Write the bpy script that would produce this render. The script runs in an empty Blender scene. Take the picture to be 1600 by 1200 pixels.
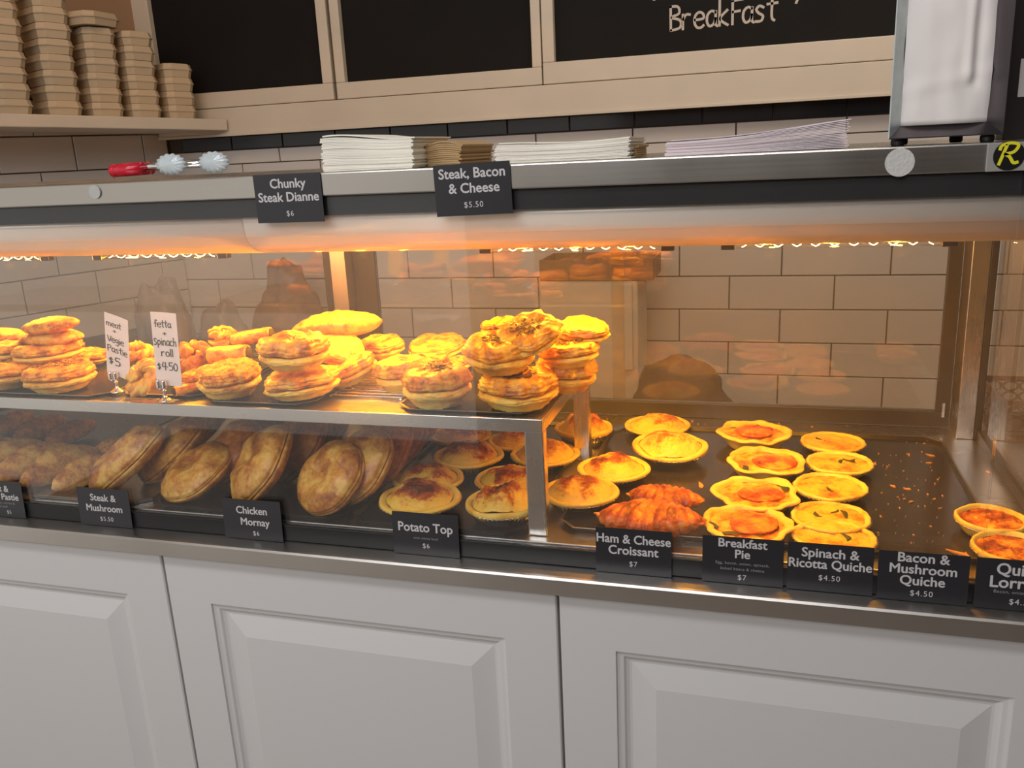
import bpy, math, random
import numpy as np
from mathutils import Vector, Matrix, Euler, noise

# ------------------------------------------------------------------ camera, world, lights, exposure
H = 1.45                      # camera height above the floor; all coordinates below are relative to the camera
F = 1342.1                    # focal length in pixels of the 1600x1200 frame
YAW, PIT, ROL = -0.297007107, 0.264161642, -0.0497101078
scene = bpy.context.scene
C = scene.collection

def cam_axes():
    cy, sy = math.cos(YAW), math.sin(YAW); cp, sp = math.cos(PIT), math.sin(PIT); cr, sr = math.cos(ROL), math.sin(ROL)
    fwd = np.array([sy*cp, cy*cp, -sp]); right = np.array([cy, -sy, 0.]); up = np.cross(right, fwd)
    return np.array([cr*right+sr*up, -sr*right+cr*up, fwd])
M3 = cam_axes()
cam_d = bpy.data.cameras.new('camera'); cam = bpy.data.objects.new('camera', cam_d); C.objects.link(cam)
cam_d.sensor_width = 36; cam_d.lens = F/1600*36; cam_d.clip_start = 0.01
r_, u_, f_ = M3
cam.matrix_world = Matrix(((r_[0], u_[0], -f_[0], 0), (r_[1], u_[1], -f_[1], 0), (r_[2], u_[2], -f_[2], H), (0, 0, 0, 1)))
scene.camera = cam
scene.view_settings.view_transform = 'Standard'; scene.view_settings.look = 'None'
scene.view_settings.gamma = 1; scene.view_settings.use_curve_mapping = False
scene.view_settings.exposure = 0.12

world = bpy.data.worlds.new('daylight'); scene.world = world; world.use_nodes = True
bg = world.node_tree.nodes['Background']; bg.inputs[0].default_value = (1.0, 0.95, 0.88, 1); bg.inputs[1].default_value = 0.62

def area(name, loc, target, sx, sy, power, col, spread=None):
    l = bpy.data.lights.new(name, 'AREA'); l.shape = 'RECTANGLE'; l.size = sx; l.size_y = sy
    l.energy = power; l.color = col
    if spread: l.spread = spread
    o = bpy.data.objects.new(name, l); C.objects.link(o)
    o.location = (loc[0], loc[1], loc[2]+H)
    d = Vector(target)-Vector(loc); o.rotation_euler = d.to_track_quat('-Z', 'Y').to_euler()
    return o
# added fill lamps with no fixtures: street side first, then behind the counter
area('fill_light_front', (-0.5, -0.30, 1.15), (-0.4, 0.7, -1.0), 1.4, 0.4, 14, (0.95, 0.97, 1.0))  # added overhead fill that evens out the counter front
area('fill_light_street_side', (-0.7, -1.25, 0.85), (-0.5, 0.9, -0.45), 1.6, 0.5, 14, (0.97, 0.98, 1.0))  # added frontal fill reaching the food under the shelf
area('fill_light_back', (0.3, 1.75, 1.12), (0.1, 2.6, -0.3), 1.8, 0.3, 12.5, (1.0, 0.86, 0.70))  # added fill for the back wall and ledge
area('fill_light_corner', (-1.5, 1.6, 1.12), (-1.95, 2.4, 0.1), 0.5, 0.3, 3.6, (1.0, 0.60, 0.36))  # added warm fill for the left wall and boxes

# ------------------------------------------------------------------ pixel -> world helpers (photo measured on real planes)
def ray(x, y):
    return M3.T @ np.array([(x-800)/F, -(y-600)/F, 1.])
def atY(x, y, Y): r = ray(x, y); return r*Y/r[1]
def atZ(x, y, Z): r = ray(x, y); return r*Z/r[2]
def depth(p): return float((M3 @ np.array(p))[2])

# ------------------------------------------------------------------ materials
def srgb(r, g, b):
    f = lambda c: (c/255/12.92) if c/255 <= .04045 else ((c/255+.055)/1.055)**2.4
    return (f(r), f(g), f(b), 1)
def new_mat(name):
    m = bpy.data.materials.new(name); m.use_nodes = True
    return m, m.node_tree, m.node_tree.nodes['Principled BSDF']
def simple(name, col, rough=.5, metal=0., spec=.5, bump=0, bscale=200, var=0, vscale=8, coat=0):
    m, nt, b = new_mat(name)
    b.inputs['Base Color'].default_value = col; b.inputs['Roughness'].default_value = rough
    b.inputs['Metallic'].default_value = metal; b.inputs['Specular IOR Level'].default_value = spec
    b.inputs['Coat Weight'].default_value = coat
    tc = nt.nodes.new('ShaderNodeTexCoord')
    if bump:
        n = nt.nodes.new('ShaderNodeTexNoise'); n.inputs['Scale'].default_value = bscale
        nt.links.new(tc.outputs['Object'], n.inputs['Vector'])
        bp = nt.nodes.new('ShaderNodeBump'); bp.inputs['Strength'].default_value = bump; bp.inputs['Distance'].default_value = .002
        nt.links.new(n.outputs[0], bp.inputs['Height']); nt.links.new(bp.outputs[0], b.inputs['Normal'])
    if var:
        n = nt.nodes.new('ShaderNodeTexNoise'); n.inputs['Scale'].default_value = vscale; n.inputs['Detail'].default_value = 5
        nt.links.new(tc.outputs['Object'], n.inputs['Vector'])
        cr = nt.nodes.new('ShaderNodeValToRGB')
        cr.color_ramp.elements[0].position = .3; cr.color_ramp.elements[1].position = .7
        cr.color_ramp.elements[0].color = tuple(c*(1-var) for c in col[:3])+(1,); cr.color_ramp.elements[1].color = col
        nt.links.new(n.outputs[0], cr.inputs[0]); nt.links.new(cr.outputs[0], b.inputs['Base Color'])
    return m
def steel(name, col=(.62, .60, .57, 1), rough=.28, axis=0):
    m, nt, b = new_mat(name)
    b.inputs['Base Color'].default_value = col; b.inputs['Metallic'].default_value = 1
    tc = nt.nodes.new('ShaderNodeTexCoord'); mp = nt.nodes.new('ShaderNodeMapping')
    sc = [700, 700, 700]; sc[axis] = 1.5; mp.inputs['Scale'].default_value = sc
    n = nt.nodes.new('ShaderNodeTexNoise'); n.inputs['Scale'].default_value = 1; n.inputs['Detail'].default_value = 3
    nt.links.new(tc.outputs['Object'], mp.inputs[0]); nt.links.new(mp.outputs[0], n.inputs['Vector'])
    n2 = nt.nodes.new('ShaderNodeTexNoise'); n2.inputs['Scale'].default_value = 7; n2.inputs['Detail'].default_value = 4
    nt.links.new(tc.outputs['Object'], n2.inputs['Vector'])
    ad = nt.nodes.new('ShaderNodeMath'); ad.operation = 'MULTIPLY_ADD'; ad.inputs[1].default_value = .05; ad.inputs[2].default_value = rough-.025
    nt.links.new(n.outputs[0], ad.inputs[0])
    ad2 = nt.nodes.new('ShaderNodeMath'); ad2.operation = 'MULTIPLY_ADD'; ad2.inputs[1].default_value = .2
    nt.links.new(n2.outputs[0], ad2.inputs[0]); nt.links.new(ad.outputs[0], ad2.inputs[2])
    sb = nt.nodes.new('ShaderNodeMath'); sb.operation = 'SUBTRACT'; sb.inputs[1].default_value = .1
    nt.links.new(ad2.outputs[0], sb.inputs[0]); nt.links.new(sb.outputs[0], b.inputs['Roughness'])
    bp = nt.nodes.new('ShaderNodeBump'); bp.inputs['Strength'].default_value = .01; bp.inputs['Distance'].default_value = .0002
    nt.links.new(n.outputs[0], bp.inputs['Height']); nt.links.new(bp.outputs[0], b.inputs['Normal'])
    return m
def glass(name, tint=(1, 1, 1, 1), refl=1.0, rough=0.0, smear=0.0):
    """thin pane: clear transmission plus a fresnel reflection and a little greasy haze"""
    m, nt, b = new_mat(name); nt.nodes.remove(b)
    out = nt.nodes['Material Output']
    tr = nt.nodes.new('ShaderNodeBsdfTransparent'); tr.inputs[0].default_value = tint
    gl = nt.nodes.new('ShaderNodeBsdfGlossy'); gl.inputs['Roughness'].default_value = rough
    gl.inputs[0].default_value = (refl, refl, refl, 1)
    fr = nt.nodes.new('ShaderNodeFresnel'); ge = nt.nodes.new('ShaderNodeNewGeometry')
    io = nt.nodes.new('ShaderNodeMapRange'); io.inputs['To Min'].default_value = 1.5; io.inputs['To Max'].default_value = 1/1.5   # same angle law on both faces of the pane
    nt.links.new(ge.outputs['Backfacing'], io.inputs[0]); nt.links.new(io.outputs[0], fr.inputs[0])
    mx = nt.nodes.new('ShaderNodeMixShader'); nt.links.new(fr.outputs[0], mx.inputs[0])
    nt.links.new(tr.outputs[0], mx.inputs[1]); nt.links.new(gl.outputs[0], mx.inputs[2])
    last = mx
    if smear:
        df = nt.nodes.new('ShaderNodeBsdfDiffuse'); df.inputs[0].default_value = (.85, .83, .8, 1)
        tc = nt.nodes.new('ShaderNodeTexCoord'); n = nt.nodes.new('ShaderNodeTexNoise')
        mp = nt.nodes.new('ShaderNodeMapping'); mp.inputs['Scale'].default_value = (1, 1, .35)
        nt.links.new(tc.outputs['Object'], mp.inputs[0])
        n.inputs['Scale'].default_value = 6; n.inputs['Detail'].default_value = 6
        nt.links.new(mp.outputs[0], n.inputs['Vector'])
        mr = nt.nodes.new('ShaderNodeMapRange'); mr.inputs['From Min'].default_value = .35; mr.inputs['From Max'].default_value = .75
        mr.inputs['To Min'].default_value = smear*.45; mr.inputs['To Max'].default_value = smear*1.6
        nt.links.new(n.outputs[0], mr.inputs[0])
        m2 = nt.nodes.new('ShaderNodeMixShader'); nt.links.new(mr.outputs[0], m2.inputs[0])
        tl = nt.nodes.new('ShaderNodeBsdfTranslucent'); tl.inputs[0].default_value = (.85, .83, .8, 1)
        ad = nt.nodes.new('ShaderNodeMixShader'); ad.inputs[0].default_value = .5
        nt.links.new(df.outputs[0], ad.inputs[1]); nt.links.new(tl.outputs[0], ad.inputs[2])      # greasy film scatters to both sides
        nt.links.new(mx.outputs[0], m2.inputs[1]); nt.links.new(ad.outputs[0], m2.inputs[2]); last = m2
    nt.links.new(last.outputs[0], out.inputs[0])
    return m
def pastry(name, pale, gold, brown, dark, scale=28, bias=.0, rough=.45, bumpd=.0016, topz=None, fine=220, wgold=.5, coat=0.0):
    """baked dough: pale > golden > browned > scorched, picked by blotchy noise; topz browns the raised parts"""
    m, nt, b = new_mat(name)
    L = nt.links.new
    tc = nt.nodes.new('ShaderNodeTexCoord'); oi = nt.nodes.new('ShaderNodeObjectInfo')
    mul = nt.nodes.new('ShaderNodeMath'); mul.operation = 'MULTIPLY'; mul.inputs[1].default_value = 17.3
    L(oi.outputs['Random'], mul.inputs[0])
    va = nt.nodes.new('ShaderNodeVectorMath'); va.operation = 'ADD'
    L(tc.outputs['Object'], va.inputs[0]); L(mul.outputs[0], va.inputs[1])
    n1 = nt.nodes.new('ShaderNodeTexNoise'); n1.inputs['Scale'].default_value = scale; n1.inputs['Detail'].default_value = 6; n1.inputs['Roughness'].default_value = .62
    n2 = nt.nodes.new('ShaderNodeTexNoise'); n2.inputs['Scale'].default_value = fine; n2.inputs['Detail'].default_value = 4
    L(va.outputs[0], n1.inputs['Vector']); L(va.outputs[0], n2.inputs['Vector'])
    a = nt.nodes.new('ShaderNodeMath'); a.operation = 'MULTIPLY_ADD'; a.inputs[1].default_value = .22
    L(n2.outputs[0], a.inputs[0]); L(n1.outputs[0], a.inputs[2])
    last = a
    if topz:
        sp = nt.nodes.new('ShaderNodeSeparateXYZ'); L(tc.outputs['Object'], sp.inputs[0])
        mr = nt.nodes.new('ShaderNodeMapRange'); mr.inputs['From Min'].default_value = topz[0]; mr.inputs['From Max'].default_value = topz[1]
        mr.inputs['To Min'].default_value = -topz[2]; mr.inputs['To Max'].default_value = topz[2]
        L(sp.outputs[2], mr.inputs[0])
        s = nt.nodes.new('ShaderNodeMath'); s.operation = 'ADD'; L(a.outputs[0], s.inputs[0]); L(mr.outputs[0], s.inputs[1]); last = s
    s2 = nt.nodes.new('ShaderNodeMath'); s2.operation = 'ADD'; s2.inputs[1].default_value = bias-.11; L(last.outputs[0], s2.inputs[0])
    cr = nt.nodes.new('ShaderNodeValToRGB'); e = cr.color_ramp.elements
    e[0].position = .36; e[0].color = pale; e[1].position = .70; e[1].color = dark
    x = e.new(.36+wgold*.20); x.color = gold; x = e.new(.57); x.color = brown
    L(s2.outputs[0], cr.inputs[0])
    L(cr.outputs[0], b.inputs['Base Color'])
    b.inputs['Roughness'].default_value = rough; b.inputs['Coat Weight'].default_value = coat; b.inputs['Coat Roughness'].default_value = .25
    bp = nt.nodes.new('ShaderNodeBump'); bp.inputs['Strength'].default_value = .9; bp.inputs['Distance'].default_value = bumpd
    mxh = nt.nodes.new('ShaderNodeMath'); mxh.operation = 'MULTIPLY_ADD'; mxh.inputs[1].default_value = .5
    L(n2.outputs[0], mxh.inputs[0]); L(n1.outputs[0], mxh.inputs[2])
    L(mxh.outputs[0], bp.inputs['Height']); L(bp.outputs[0], b.inputs['Normal'])
    return m
def emis(name, col, s):
    m, nt, b = new_mat(name); b.inputs['Base Color'].default_value = (0, 0, 0, 1)
    b.inputs['Emission Color'].default_value = col; b.inputs['Emission Strength'].default_value = s
    return m

MT = {}
MT['steel'] = steel('brushed_steel'); MT['steel_y'] = steel('brushed_steel_deep', axis=1); MT['steel_z'] = steel('brushed_steel_upright', axis=2)
MT['steel_bar'] = steel('top_bar_steel', (.50, .47, .43, 1), .3)
MT['steel_sill'] = steel('sill_steel', (.66, .63, .59, 1), .36)
MT['chrome'] = simple('chrome', (.85, .85, .86, 1), .08, 1)
MT['white_paint'] = simple('white_cabinet_paint', (.72, .70, .69, 1), .42, bump=.03, bscale=60)
MT['cream_paint'] = simple('cream_trim_paint', (.62, .55, .45, 1), .5, bump=.1, bscale=40, var=.12, vscale=3)
MT['tile'] = simple('white_tile_glaze', (.58, .56, .54, 1), .12, bump=.02, bscale=12, var=.06, vscale=4)
MT['black_tile'] = simple('black_tile_glaze', (.018, .019, .024, 1), .12)
MT['grout'] = simple('dark_grout', (.07, .055, .045, 1), .9)
MT['grout_left'] = simple('side_grout', (.13, .10, .08, 1), .9)
MT['board'] = simple('blackboard', (.009, .008, .0075, 1), .75, spec=.2, var=.25, vscale=6)
MT['chalk'] = simple('chalk', (.50, .45, .40, 1), .95, bump=.5, bscale=600)
MT['black'] = simple('black_gasket', (.012, .011, .012, 1), .4)
MT['dark_frame'] = simple('dark_frame', (.03, .026, .024, 1), .35)
MT['housing'] = simple('lamp_housing_satin', (.86, .81, .72, 1), .34, .15)
MT['card'] = simple('card_print', (.028, .027, .031, 1), .3)
MT['card_text'] = simple('card_letters', (.62, .58, .58, 1), .5)
MT['card_small'] = simple('card_small_letters', (.32, .30, .30, 1), .5)
MT['paper'] = simple('white_paper', (.85, .78, .76, 1), .7)
MT['ink'] = simple('marker_ink', (.05, .045, .045, 1), .6)
MT['bag_cream'] = simple('cream_paper_bag', (.92, .87, .76, 1), .8, bump=.2, bscale=90)
MT['bag_brown'] = simple('brown_paper_bag', (.50, .32, .15, 1), .8, bump=.2, bscale=90)
MT['bag_pink'] = simple('pinkish_paper_bag', (.84, .72, .75, 1), .8, bump=.2, bscale=90)
MT['bag_white'] = simple('white_paper_bag', (.90, .83, .79, 1), .7, bump=.3, bscale=30)
MT['box_card'] = simple('takeaway_box_card', (.50, .40, .27, 1), .75, bump=.1, bscale=60)
MT['red_plastic'] = simple('red_plastic', (.62, .012, .035, 1), .2)
MT['clear_plastic'] = simple('frosted_plastic', (.58, .64, .66, 1), .15, spec=.9)
MT['foil'] = simple('foil', (.78, .75, .70, 1), .22, 1)
MT['tray'] = simple('dark_baking_tray', (.020, .017, .016, 1), .22, bump=.05, bscale=80)
MT['tray_edge'] = simple('worn_tray_edge', (.42, .36, .28, 1), .35, 1)
MT['rubber'] = simple('black_rubber', (.01, .01, .01, 1), .5)
MT['brown_bag'] = simple('brown_kraft_bag', (.10, .055, .03, 1), .6, bump=.6, bscale=18)
MT['grey_bag'] = simple('grey_plastic_bag', (.30, .28, .27, 1), .3, bump=.8, bscale=20)
MT['loaf'] = simple('brown_loaf', (.32, .16, .07, 1), .6, var=.5, vscale=20)
MT['basket'] = simple('basket_plastic', (.20, .13, .09, 1), .4)
MT['bench'] = simple('bench_top', (.30, .25, .21, 1), .4)
MT['floor'] = simple('floor_tiles', (.38, .34, .31, 1), .4, var=.2, vscale=2)
MT['ceil'] = simple('ceiling_paint', (.6, .57, .52, 1), .8)
MT['bin_white'] = simple('bread_bin_enamel', (.60, .55, .46, 1), .4)
MT['yellow'] = simple('yellow_print', (.80, .72, .02, 1), .5)
MT['red_print'] = simple('red_print', (.70, .02, .02, 1), .5)
MT['sticker'] = simple('black_sticker', (.008, .008, .008, 1), .35)
MT['white_sticker'] = simple('white_sticker', (.62, .60, .57, 1), .6, bump=.4, bscale=300)
MT['glass'] = glass('front_glass', smear=.022)
MT['glass_back'] = glass('rear_glass', tint=(.95, .91, .84, 1), smear=.035)
MT['quartz'] = glass('quartz_tube', refl=.8)
MT['glow'] = emis('hot_filament', (1, .55, .16, 1), 26)
MT['red_crust'] = None
# doughs
MT['lid'] = pastry('puff_lid', srgb(236, 190, 80), srgb(226, 160, 51), srgb(190, 108, 24), srgb(110, 50, 10), 34, -.02, .38, .0022, fine=160, coat=.1)
MT['crust'] = pastry('pie_side', srgb(238, 208, 102), srgb(232, 192, 84), srgb(214, 160, 60), srgb(170, 104, 31), 22, -.03, .5, .0014)
MT['chips'] = simple('burnt_cheese_flakes', (.10, .035, .012, 1), .5)
MT['mash'] = pastry('potato_mash', srgb(238, 200, 80), srgb(234, 182, 63), srgb(178, 82, 14), srgb(84, 30, 5), 26, -.02, .5, .0030, topz=(.026, .046, .13), fine=240)
MT['mash_pale'] = pastry('potato_mash_pale', srgb(240, 204, 86), srgb(236, 190, 69), srgb(196, 110, 24), srgb(104, 44, 8), 26, -.03, .5, .0030, topz=(.026, .048, .09), fine=240)
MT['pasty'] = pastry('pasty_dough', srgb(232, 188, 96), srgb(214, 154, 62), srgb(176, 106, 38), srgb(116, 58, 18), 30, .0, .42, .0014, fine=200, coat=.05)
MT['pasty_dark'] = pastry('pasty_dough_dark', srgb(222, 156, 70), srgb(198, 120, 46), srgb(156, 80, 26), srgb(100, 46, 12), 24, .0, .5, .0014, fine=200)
MT['seeded'] = pastry('seeded_dough', srgb(240, 186, 72), srgb(228, 156, 47), srgb(190, 104, 24), srgb(96, 44, 10), 60, -.02, .45, .003, fine=420)
MT['quiche'] = pastry('quiche_filling', srgb(240, 196, 64), srgb(238, 180, 47), srgb(224, 130, 24), srgb(150, 64, 11), 26, -.03, .42, .0014)
MT['lorraine'] = pastry('lorraine_filling', srgb(236, 178, 57), srgb(220, 140, 36), srgb(176, 82, 17), srgb(90, 36, 8), 36, .04, .42, .002)
MT['short'] = pastry('shortcrust', srgb(240, 208, 93), srgb(238, 196, 77), srgb(226, 168, 54), srgb(196, 120, 31), 24, -.08, .5, .0009)
MT['croissant'] = pastry('croissant_dough', srgb(228, 144, 44), srgb(208, 106, 24), srgb(166, 64, 12), srgb(90, 30, 6), 40, .0, .38, .0022, fine=260, coat=.12)
MT['cheese'] = pastry('melted_cheese', srgb(244, 196, 69), srgb(240, 170, 50), srgb(222, 120, 36), srgb(170, 70, 21), 40, 0, .4, .002)
MT['tomato'] = pastry('baked_tomato', srgb(236, 160, 50), srgb(226, 126, 34), srgb(196, 76, 16), srgb(110, 30, 6), 40, 0, .4, .002)
MT['spinach'] = simple('spinach_leaf', (.035, .055, .018, 1), .6, bump=.4, bscale=300)
MT['spinach_fill'] = simple('spinach_filling', (.06, .035, .015, 1), .8, bump=.8, bscale=200)
MT['crumb'] = simple('pastry_flakes', (.55, .26, .08, 1), .6)

# ------------------------------------------------------------------ mesh helpers
def put(name, me, mat, parent=None):
    o = bpy.data.objects.new(name, me); C.objects.link(o)
    if mat and not me.materials: me.materials.append(mat)
    if parent: o.parent = parent
    return o
def mesh(name, v, f, smooth=False):
    me = bpy.data.meshes.new(name); me.from_pydata([tuple(map(float, p)) for p in v], [], f); me.update()
    if smooth: me.polygons.foreach_set('use_smooth', [True]*len(me.polygons))
    return me
def empty(name, loc=(0, 0, 0), rot=None):
    o = bpy.data.objects.new(name, None); C.objects.link(o); o.location = loc; o.empty_display_size = .02
    if rot is not None: o.rotation_euler = rot
    return o
def tag(o, label=None, cat=None, group=None, kind=None):
    if label: o['label'] = label
    if cat: o['category'] = cat
    if group: o['group'] = group
    if kind: o['kind'] = kind
    return o
class MB:
    def __init__(s): s.v = []; s.f = []
    def add(s, v, f):
        n = len(s.v); s.v += [tuple(p) for p in v]; s.f += [tuple(i+n for i in q) for q in f]; return s
    def box(s, x0, x1, y0, y1, z0, z1, ch=0):
        c = ch
        if not c:
            v = [(x, y, z) for x in (x0, x1) for y in (y0, y1) for z in (z0, z1)]
            f = [(0, 1, 3, 2), (4, 6, 7, 5), (0, 4, 5, 1), (2, 3, 7, 6), (0, 2, 6, 4), (1, 5, 7, 3)]
            return s.add(v, f)
        import bmesh
        bm = bmesh.new()
        bmesh.ops.create_cube(bm, size=1, matrix=Matrix.Translation(((x0+x1)/2, (y0+y1)/2, (z0+z1)/2)) @ Matrix.Diagonal((x1-x0, y1-y0, z1-z0, 1)))
        bmesh.ops.bevel(bm, geom=bm.edges[:], offset=c, segments=2, profile=.5, affect='EDGES')
        bm.verts.index_update(); v = [tuple(p.co) for p in bm.verts]; f = [[q.index for q in g.verts] for g in bm.faces]; bm.free()
        return s.add(v, f)
    def tube(s, pts, r, n=8, cap=True):
        pts = [Vector(p) for p in pts]; rings = []
        up = Vector((0.13, .31, .94))
        for i, p in enumerate(pts):
            t = (pts[min(i+1, len(pts)-1)]-pts[max(i-1, 0)]).normalized()
            a = t.cross(up); a = a.normalized() if a.length > 1e-3 else t.cross(Vector((1, 0, 0))).normalized()
            b = t.cross(a); rr = r[i] if hasattr(r, '__len__') else r
            rings.append([p+rr*(math.cos(k/n*math.tau)*a+math.sin(k/n*math.tau)*b) for k in range(n)])
        v = [q for g in rings for q in g]; f = []
        for i in range(len(pts)-1):
            for k in range(n): f.append((i*n+k, i*n+(k+1) % n, (i+1)*n+(k+1) % n, (i+1)*n+k))
        if cap: f.append(tuple(range(n))[::-1]); f.append(tuple((len(pts)-1)*n+k for k in range(n)))
        return s.add(v, f)
    def me(s, name, smooth=False): return mesh(name, s.v, s.f, smooth)
    def build(s, name, mat, parent=None, smooth=False): return put(name, s.me(name, smooth), mat, parent)
def box(name, x0, x1, y0, y1, z0, z1, mat, parent=None, ch=0):
    return MB().box(x0, x1, y0, y1, z0, z1, ch).build(name, mat, parent)
def nz(x, y, z, s=1.0): return noise.noise(Vector((x*s, y*s, z*s)))
def lathe(profile, n=60, disp=None, seed=0, sx=1, sy=1, close_top=True):
    """profile [(r,z)], disp(theta,i,r,z)->(dr,dz)"""
    v = []; f = []; m = len(profile)
    for i, (r, z) in enumerate(profile):
        for k in range(n):
            t = k/n*math.tau; dr = dz = 0
            if disp: dr, dz = disp(t, i, r, z)
            v.append(((r+dr)*math.cos(t)*sx, (r+dr)*math.sin(t)*sy, z+dz))
    for i in range(m-1):
        for k in range(n): f.append((i*n+k, i*n+(k+1) % n, (i+1)*n+(k+1) % n, (i+1)*n+k))
    if profile[0][0] > 1e-4: f.append(tuple(range(n))[::-1])
    if close_top: f.append(tuple((m-1)*n+k for k in range(n)))
    return v, f
def smoothprof(pts, k=3):
    out = []
    for i in range(len(pts)-1):
        p0 = pts[max(i-1, 0)]; p1 = pts[i]; p2 = pts[i+1]; p3 = pts[min(i+2, len(pts)-1)]
        for j in range(k):
            t = j/k
            out.append(tuple(.5*((2*p1[a])+(-p0[a]+p2[a])*t+(2*p0[a]-5*p1[a]+4*p2[a]-p3[a])*t*t+(-p0[a]+3*p1[a]-3*p2[a]+p3[a])*t**3) for a in (0, 1)))
    out.append(pts[-1]); return [(max(r, .0004), z) for r, z in out]   # never a negative radius

# ------------------------------------------------------------------ room shell
YW = 2.70                                        # tiled back wall
floor = box('floor', -3.2, 2.6, -2.2, 2.9, -H-.05, -H, MT['floor']); tag(floor, kind='structure')
XO = -1.15                                       # the shopfront is open (glazed) to the street left of this
wf = box('wall_front', XO, 2.6, -1.55, -1.45, -H, 1.2, simple('front_wall_paint', (.14, .11, .09, 1), .7)); tag(wf, kind='structure')
wr = box('wall_right', 2.4, 2.5, -1.45, 2.7, -H, 1.2, simple('right_wall_paint', (.16, .12, .10, 1), .7)); tag(wr, kind='structure')
ceil = box('ceiling', -3.2, 2.6, -1.45, 2.9, 1.2, 1.25, MT['ceil']); tag(ceil, kind='structure')
wall = box('wall_back', -2.2, 2.4, YW+.008, YW+.08, -H, 1.2, MT['grout']); tag(wall, kind='structure')
def tile_mesh(w, h, t=.008, c=.0015):
    return MB().box(-w/2, w/2, -t, 0, -h/2, h/2).add(*bevel_front(w, h, t, c)).me('tile')
def bevel_front(w, h, t, c):
    a, b = w/2, h/2
    v = [(-a, -t, -b), (a, -t, -b), (a, -t, b), (-a, -t, b), (-a+c, -t-c, -b+c), (a-c, -t-c, -b+c), (a-c, -t-c, b-c), (-a+c, -t-c, b-c)]
    return v, [(0, 1, 5, 4), (1, 2, 6, 5), (2, 3, 7, 6), (3, 0, 4, 7), (4, 5, 6, 7)]
P, PH, G = .303, .1032, .004
tm = tile_mesh(P-G, PH-G); tm.materials.append(MT['tile'])
x_even = .189
zrows = [-.4005-.1032*k for k in range(-3, 6)]      # joint heights; a tile hangs below each
for r, zj in enumerate(zrows):
    off = 0 if (r % 2 == 1) else P/2
    k0 = -8
    for k in range(k0, 5):
        xc = x_even+off+k*P-P/2
        if xc < -2.3 or xc > 1.35: continue
        o = bpy.data.objects.new('tile', tm); C.objects.link(o); o.parent = wall
        o.location = (xc, YW+.0095, zj-PH/2)
h2 = .047
tm2 = tile_mesh(P-G, h2-.003); tm2.materials.append(MT['tile'])
tb = tile_mesh(.2-.003, .075); tb.materials.append(MT['black_tile'])
ztop = -.4005+.1032*4
for k in range(-7, 5):
    o = bpy.data.objects.new('tile', tm2); C.objects.link(o); o.parent = wall; o.location = (-.103+k*P+P/2, YW+.0095, .0505-h2/2)
# row between the cut row and the first full joint
zt0 = zrows[0]
tm3 = tile_mesh(P-G, .0505-h2-zt0-.003); tm3.materials.append(MT['tile'])
if .0505-h2-zt0 > .02:
    for k in range(-7, 5):
        o = bpy.data.objects.new('tile', tm3); C.objects.link(o); o.parent = wall; o.location = (-.103+k*P, YW+.0095, (zt0+.0505-h2)/2)
for k in range(-9, 8):
    o = bpy.data.objects.new('black_tile', tb); C.objects.link(o); o.parent = wall; o.location = (-.10+k*.2, YW+.0095, .0515+.0385)

# left wall, meets the back wall at an open angle
dh = np.array([.4142, .9102, 0.]); nn = np.array([.9102, -.4142, 0.]); cor = np.array([-2.059, 2.70, 0.])
ang = math.atan2(dh[1], dh[0])
wl = MB().box(-2.2, .02, 0, .07, -H, 1.2).build('wall_left', MT['grout_left'])
wl.location = tuple(cor - nn*.008); wl.rotation_euler = (0, 0, ang); tag(wl, kind='structure')
# local frame: +x along the wall towards the corner, -y into the room
PL = .236
tml = tile_mesh(PL-.004, .1105-.004); tml.materials.append(MT['tile'])
for r in range(-5, 2):
    z = .118-.1105*(0-r) if r <= 0 else .118+.1105
    for k in range(0, 8):
        s0 = (-.093 if r % 2 == 0 else -.21)-k*PL
        o = bpy.data.objects.new('tile', tml); C.objects.link(o); o.parent = wl; o.location = (s0-PL/2, -.0015, z-.1105/2+ (0))
    s0 = (-.093 if r % 2 == 0 else -.21); w = -s0-.004
    tmc = tile_mesh(w-.003, .1105-.004); tmc.materials.append(MT['tile'])
    o = bpy.data.objects.new('tile', tmc); C.objects.link(o); o.parent = wl; o.location = (s0+w/2, -.0015, z-.1105/2)
upl = box('trim_left', -2.1, 0, -.012, -.002, .235, 1.19, simple('side_panel_paint', (.30, .18, .10, 1), .7), wl)

# cream ledge and three framed blackboards
YF = 2.64
led = tag(empty('wall_ledge', (0, YF, .10)), 'long cream painted wooden ledge under the blackboards', 'ledge')
def cbox(par, name, x0, x1, y0, y1, z0, z1, mat, ch=.002):
    l = par.location; return box(name, x0-l[0], x1-l[0], y0-l[1], y1-l[1], z0-l[2], z1-l[2], mat, par, ch)
cbox(led, 'fascia', -2.045, 1.6, YF, YF+.055, .099, .187, MT['cream_paint'])
cbox(led, 'moulding', -2.045, 1.6, YF-.006, YF+.0, .0955, .104, MT['cream_paint'], .001)
def pX(x, y): return atY(x, y, YF)
def blackboard(x0, x1, xi0, xi1, zb, label, left=True):
    b = tag(empty('blackboard', ((x0+x1)/2, YF, .19)), label, 'blackboard')
    yo = YF+.004
    cbox(b, 'frame_rail', x0, x1, yo, yo+.04, .189, zb, MT['cream_paint'], .0025)
    cbox(b, 'frame_stile', x0, xi0, yo, yo+.04, zb, .95, MT['cream_paint'], .0025)
    cbox(b, 'frame_stile', xi1, x1, yo, yo+.04, zb, .95, MT['cream_paint'], .0025)
    cbox(b, 'frame_rail', x0, x1, yo, yo+.04, .95, 1.0, MT['cream_paint'], .0025)
    cbox(b, 'writing_surface', xi0-.004, xi1+.004, yo+.022, yo+.034, zb-.004, .952, MT['board'], 0)
    return b
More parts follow.
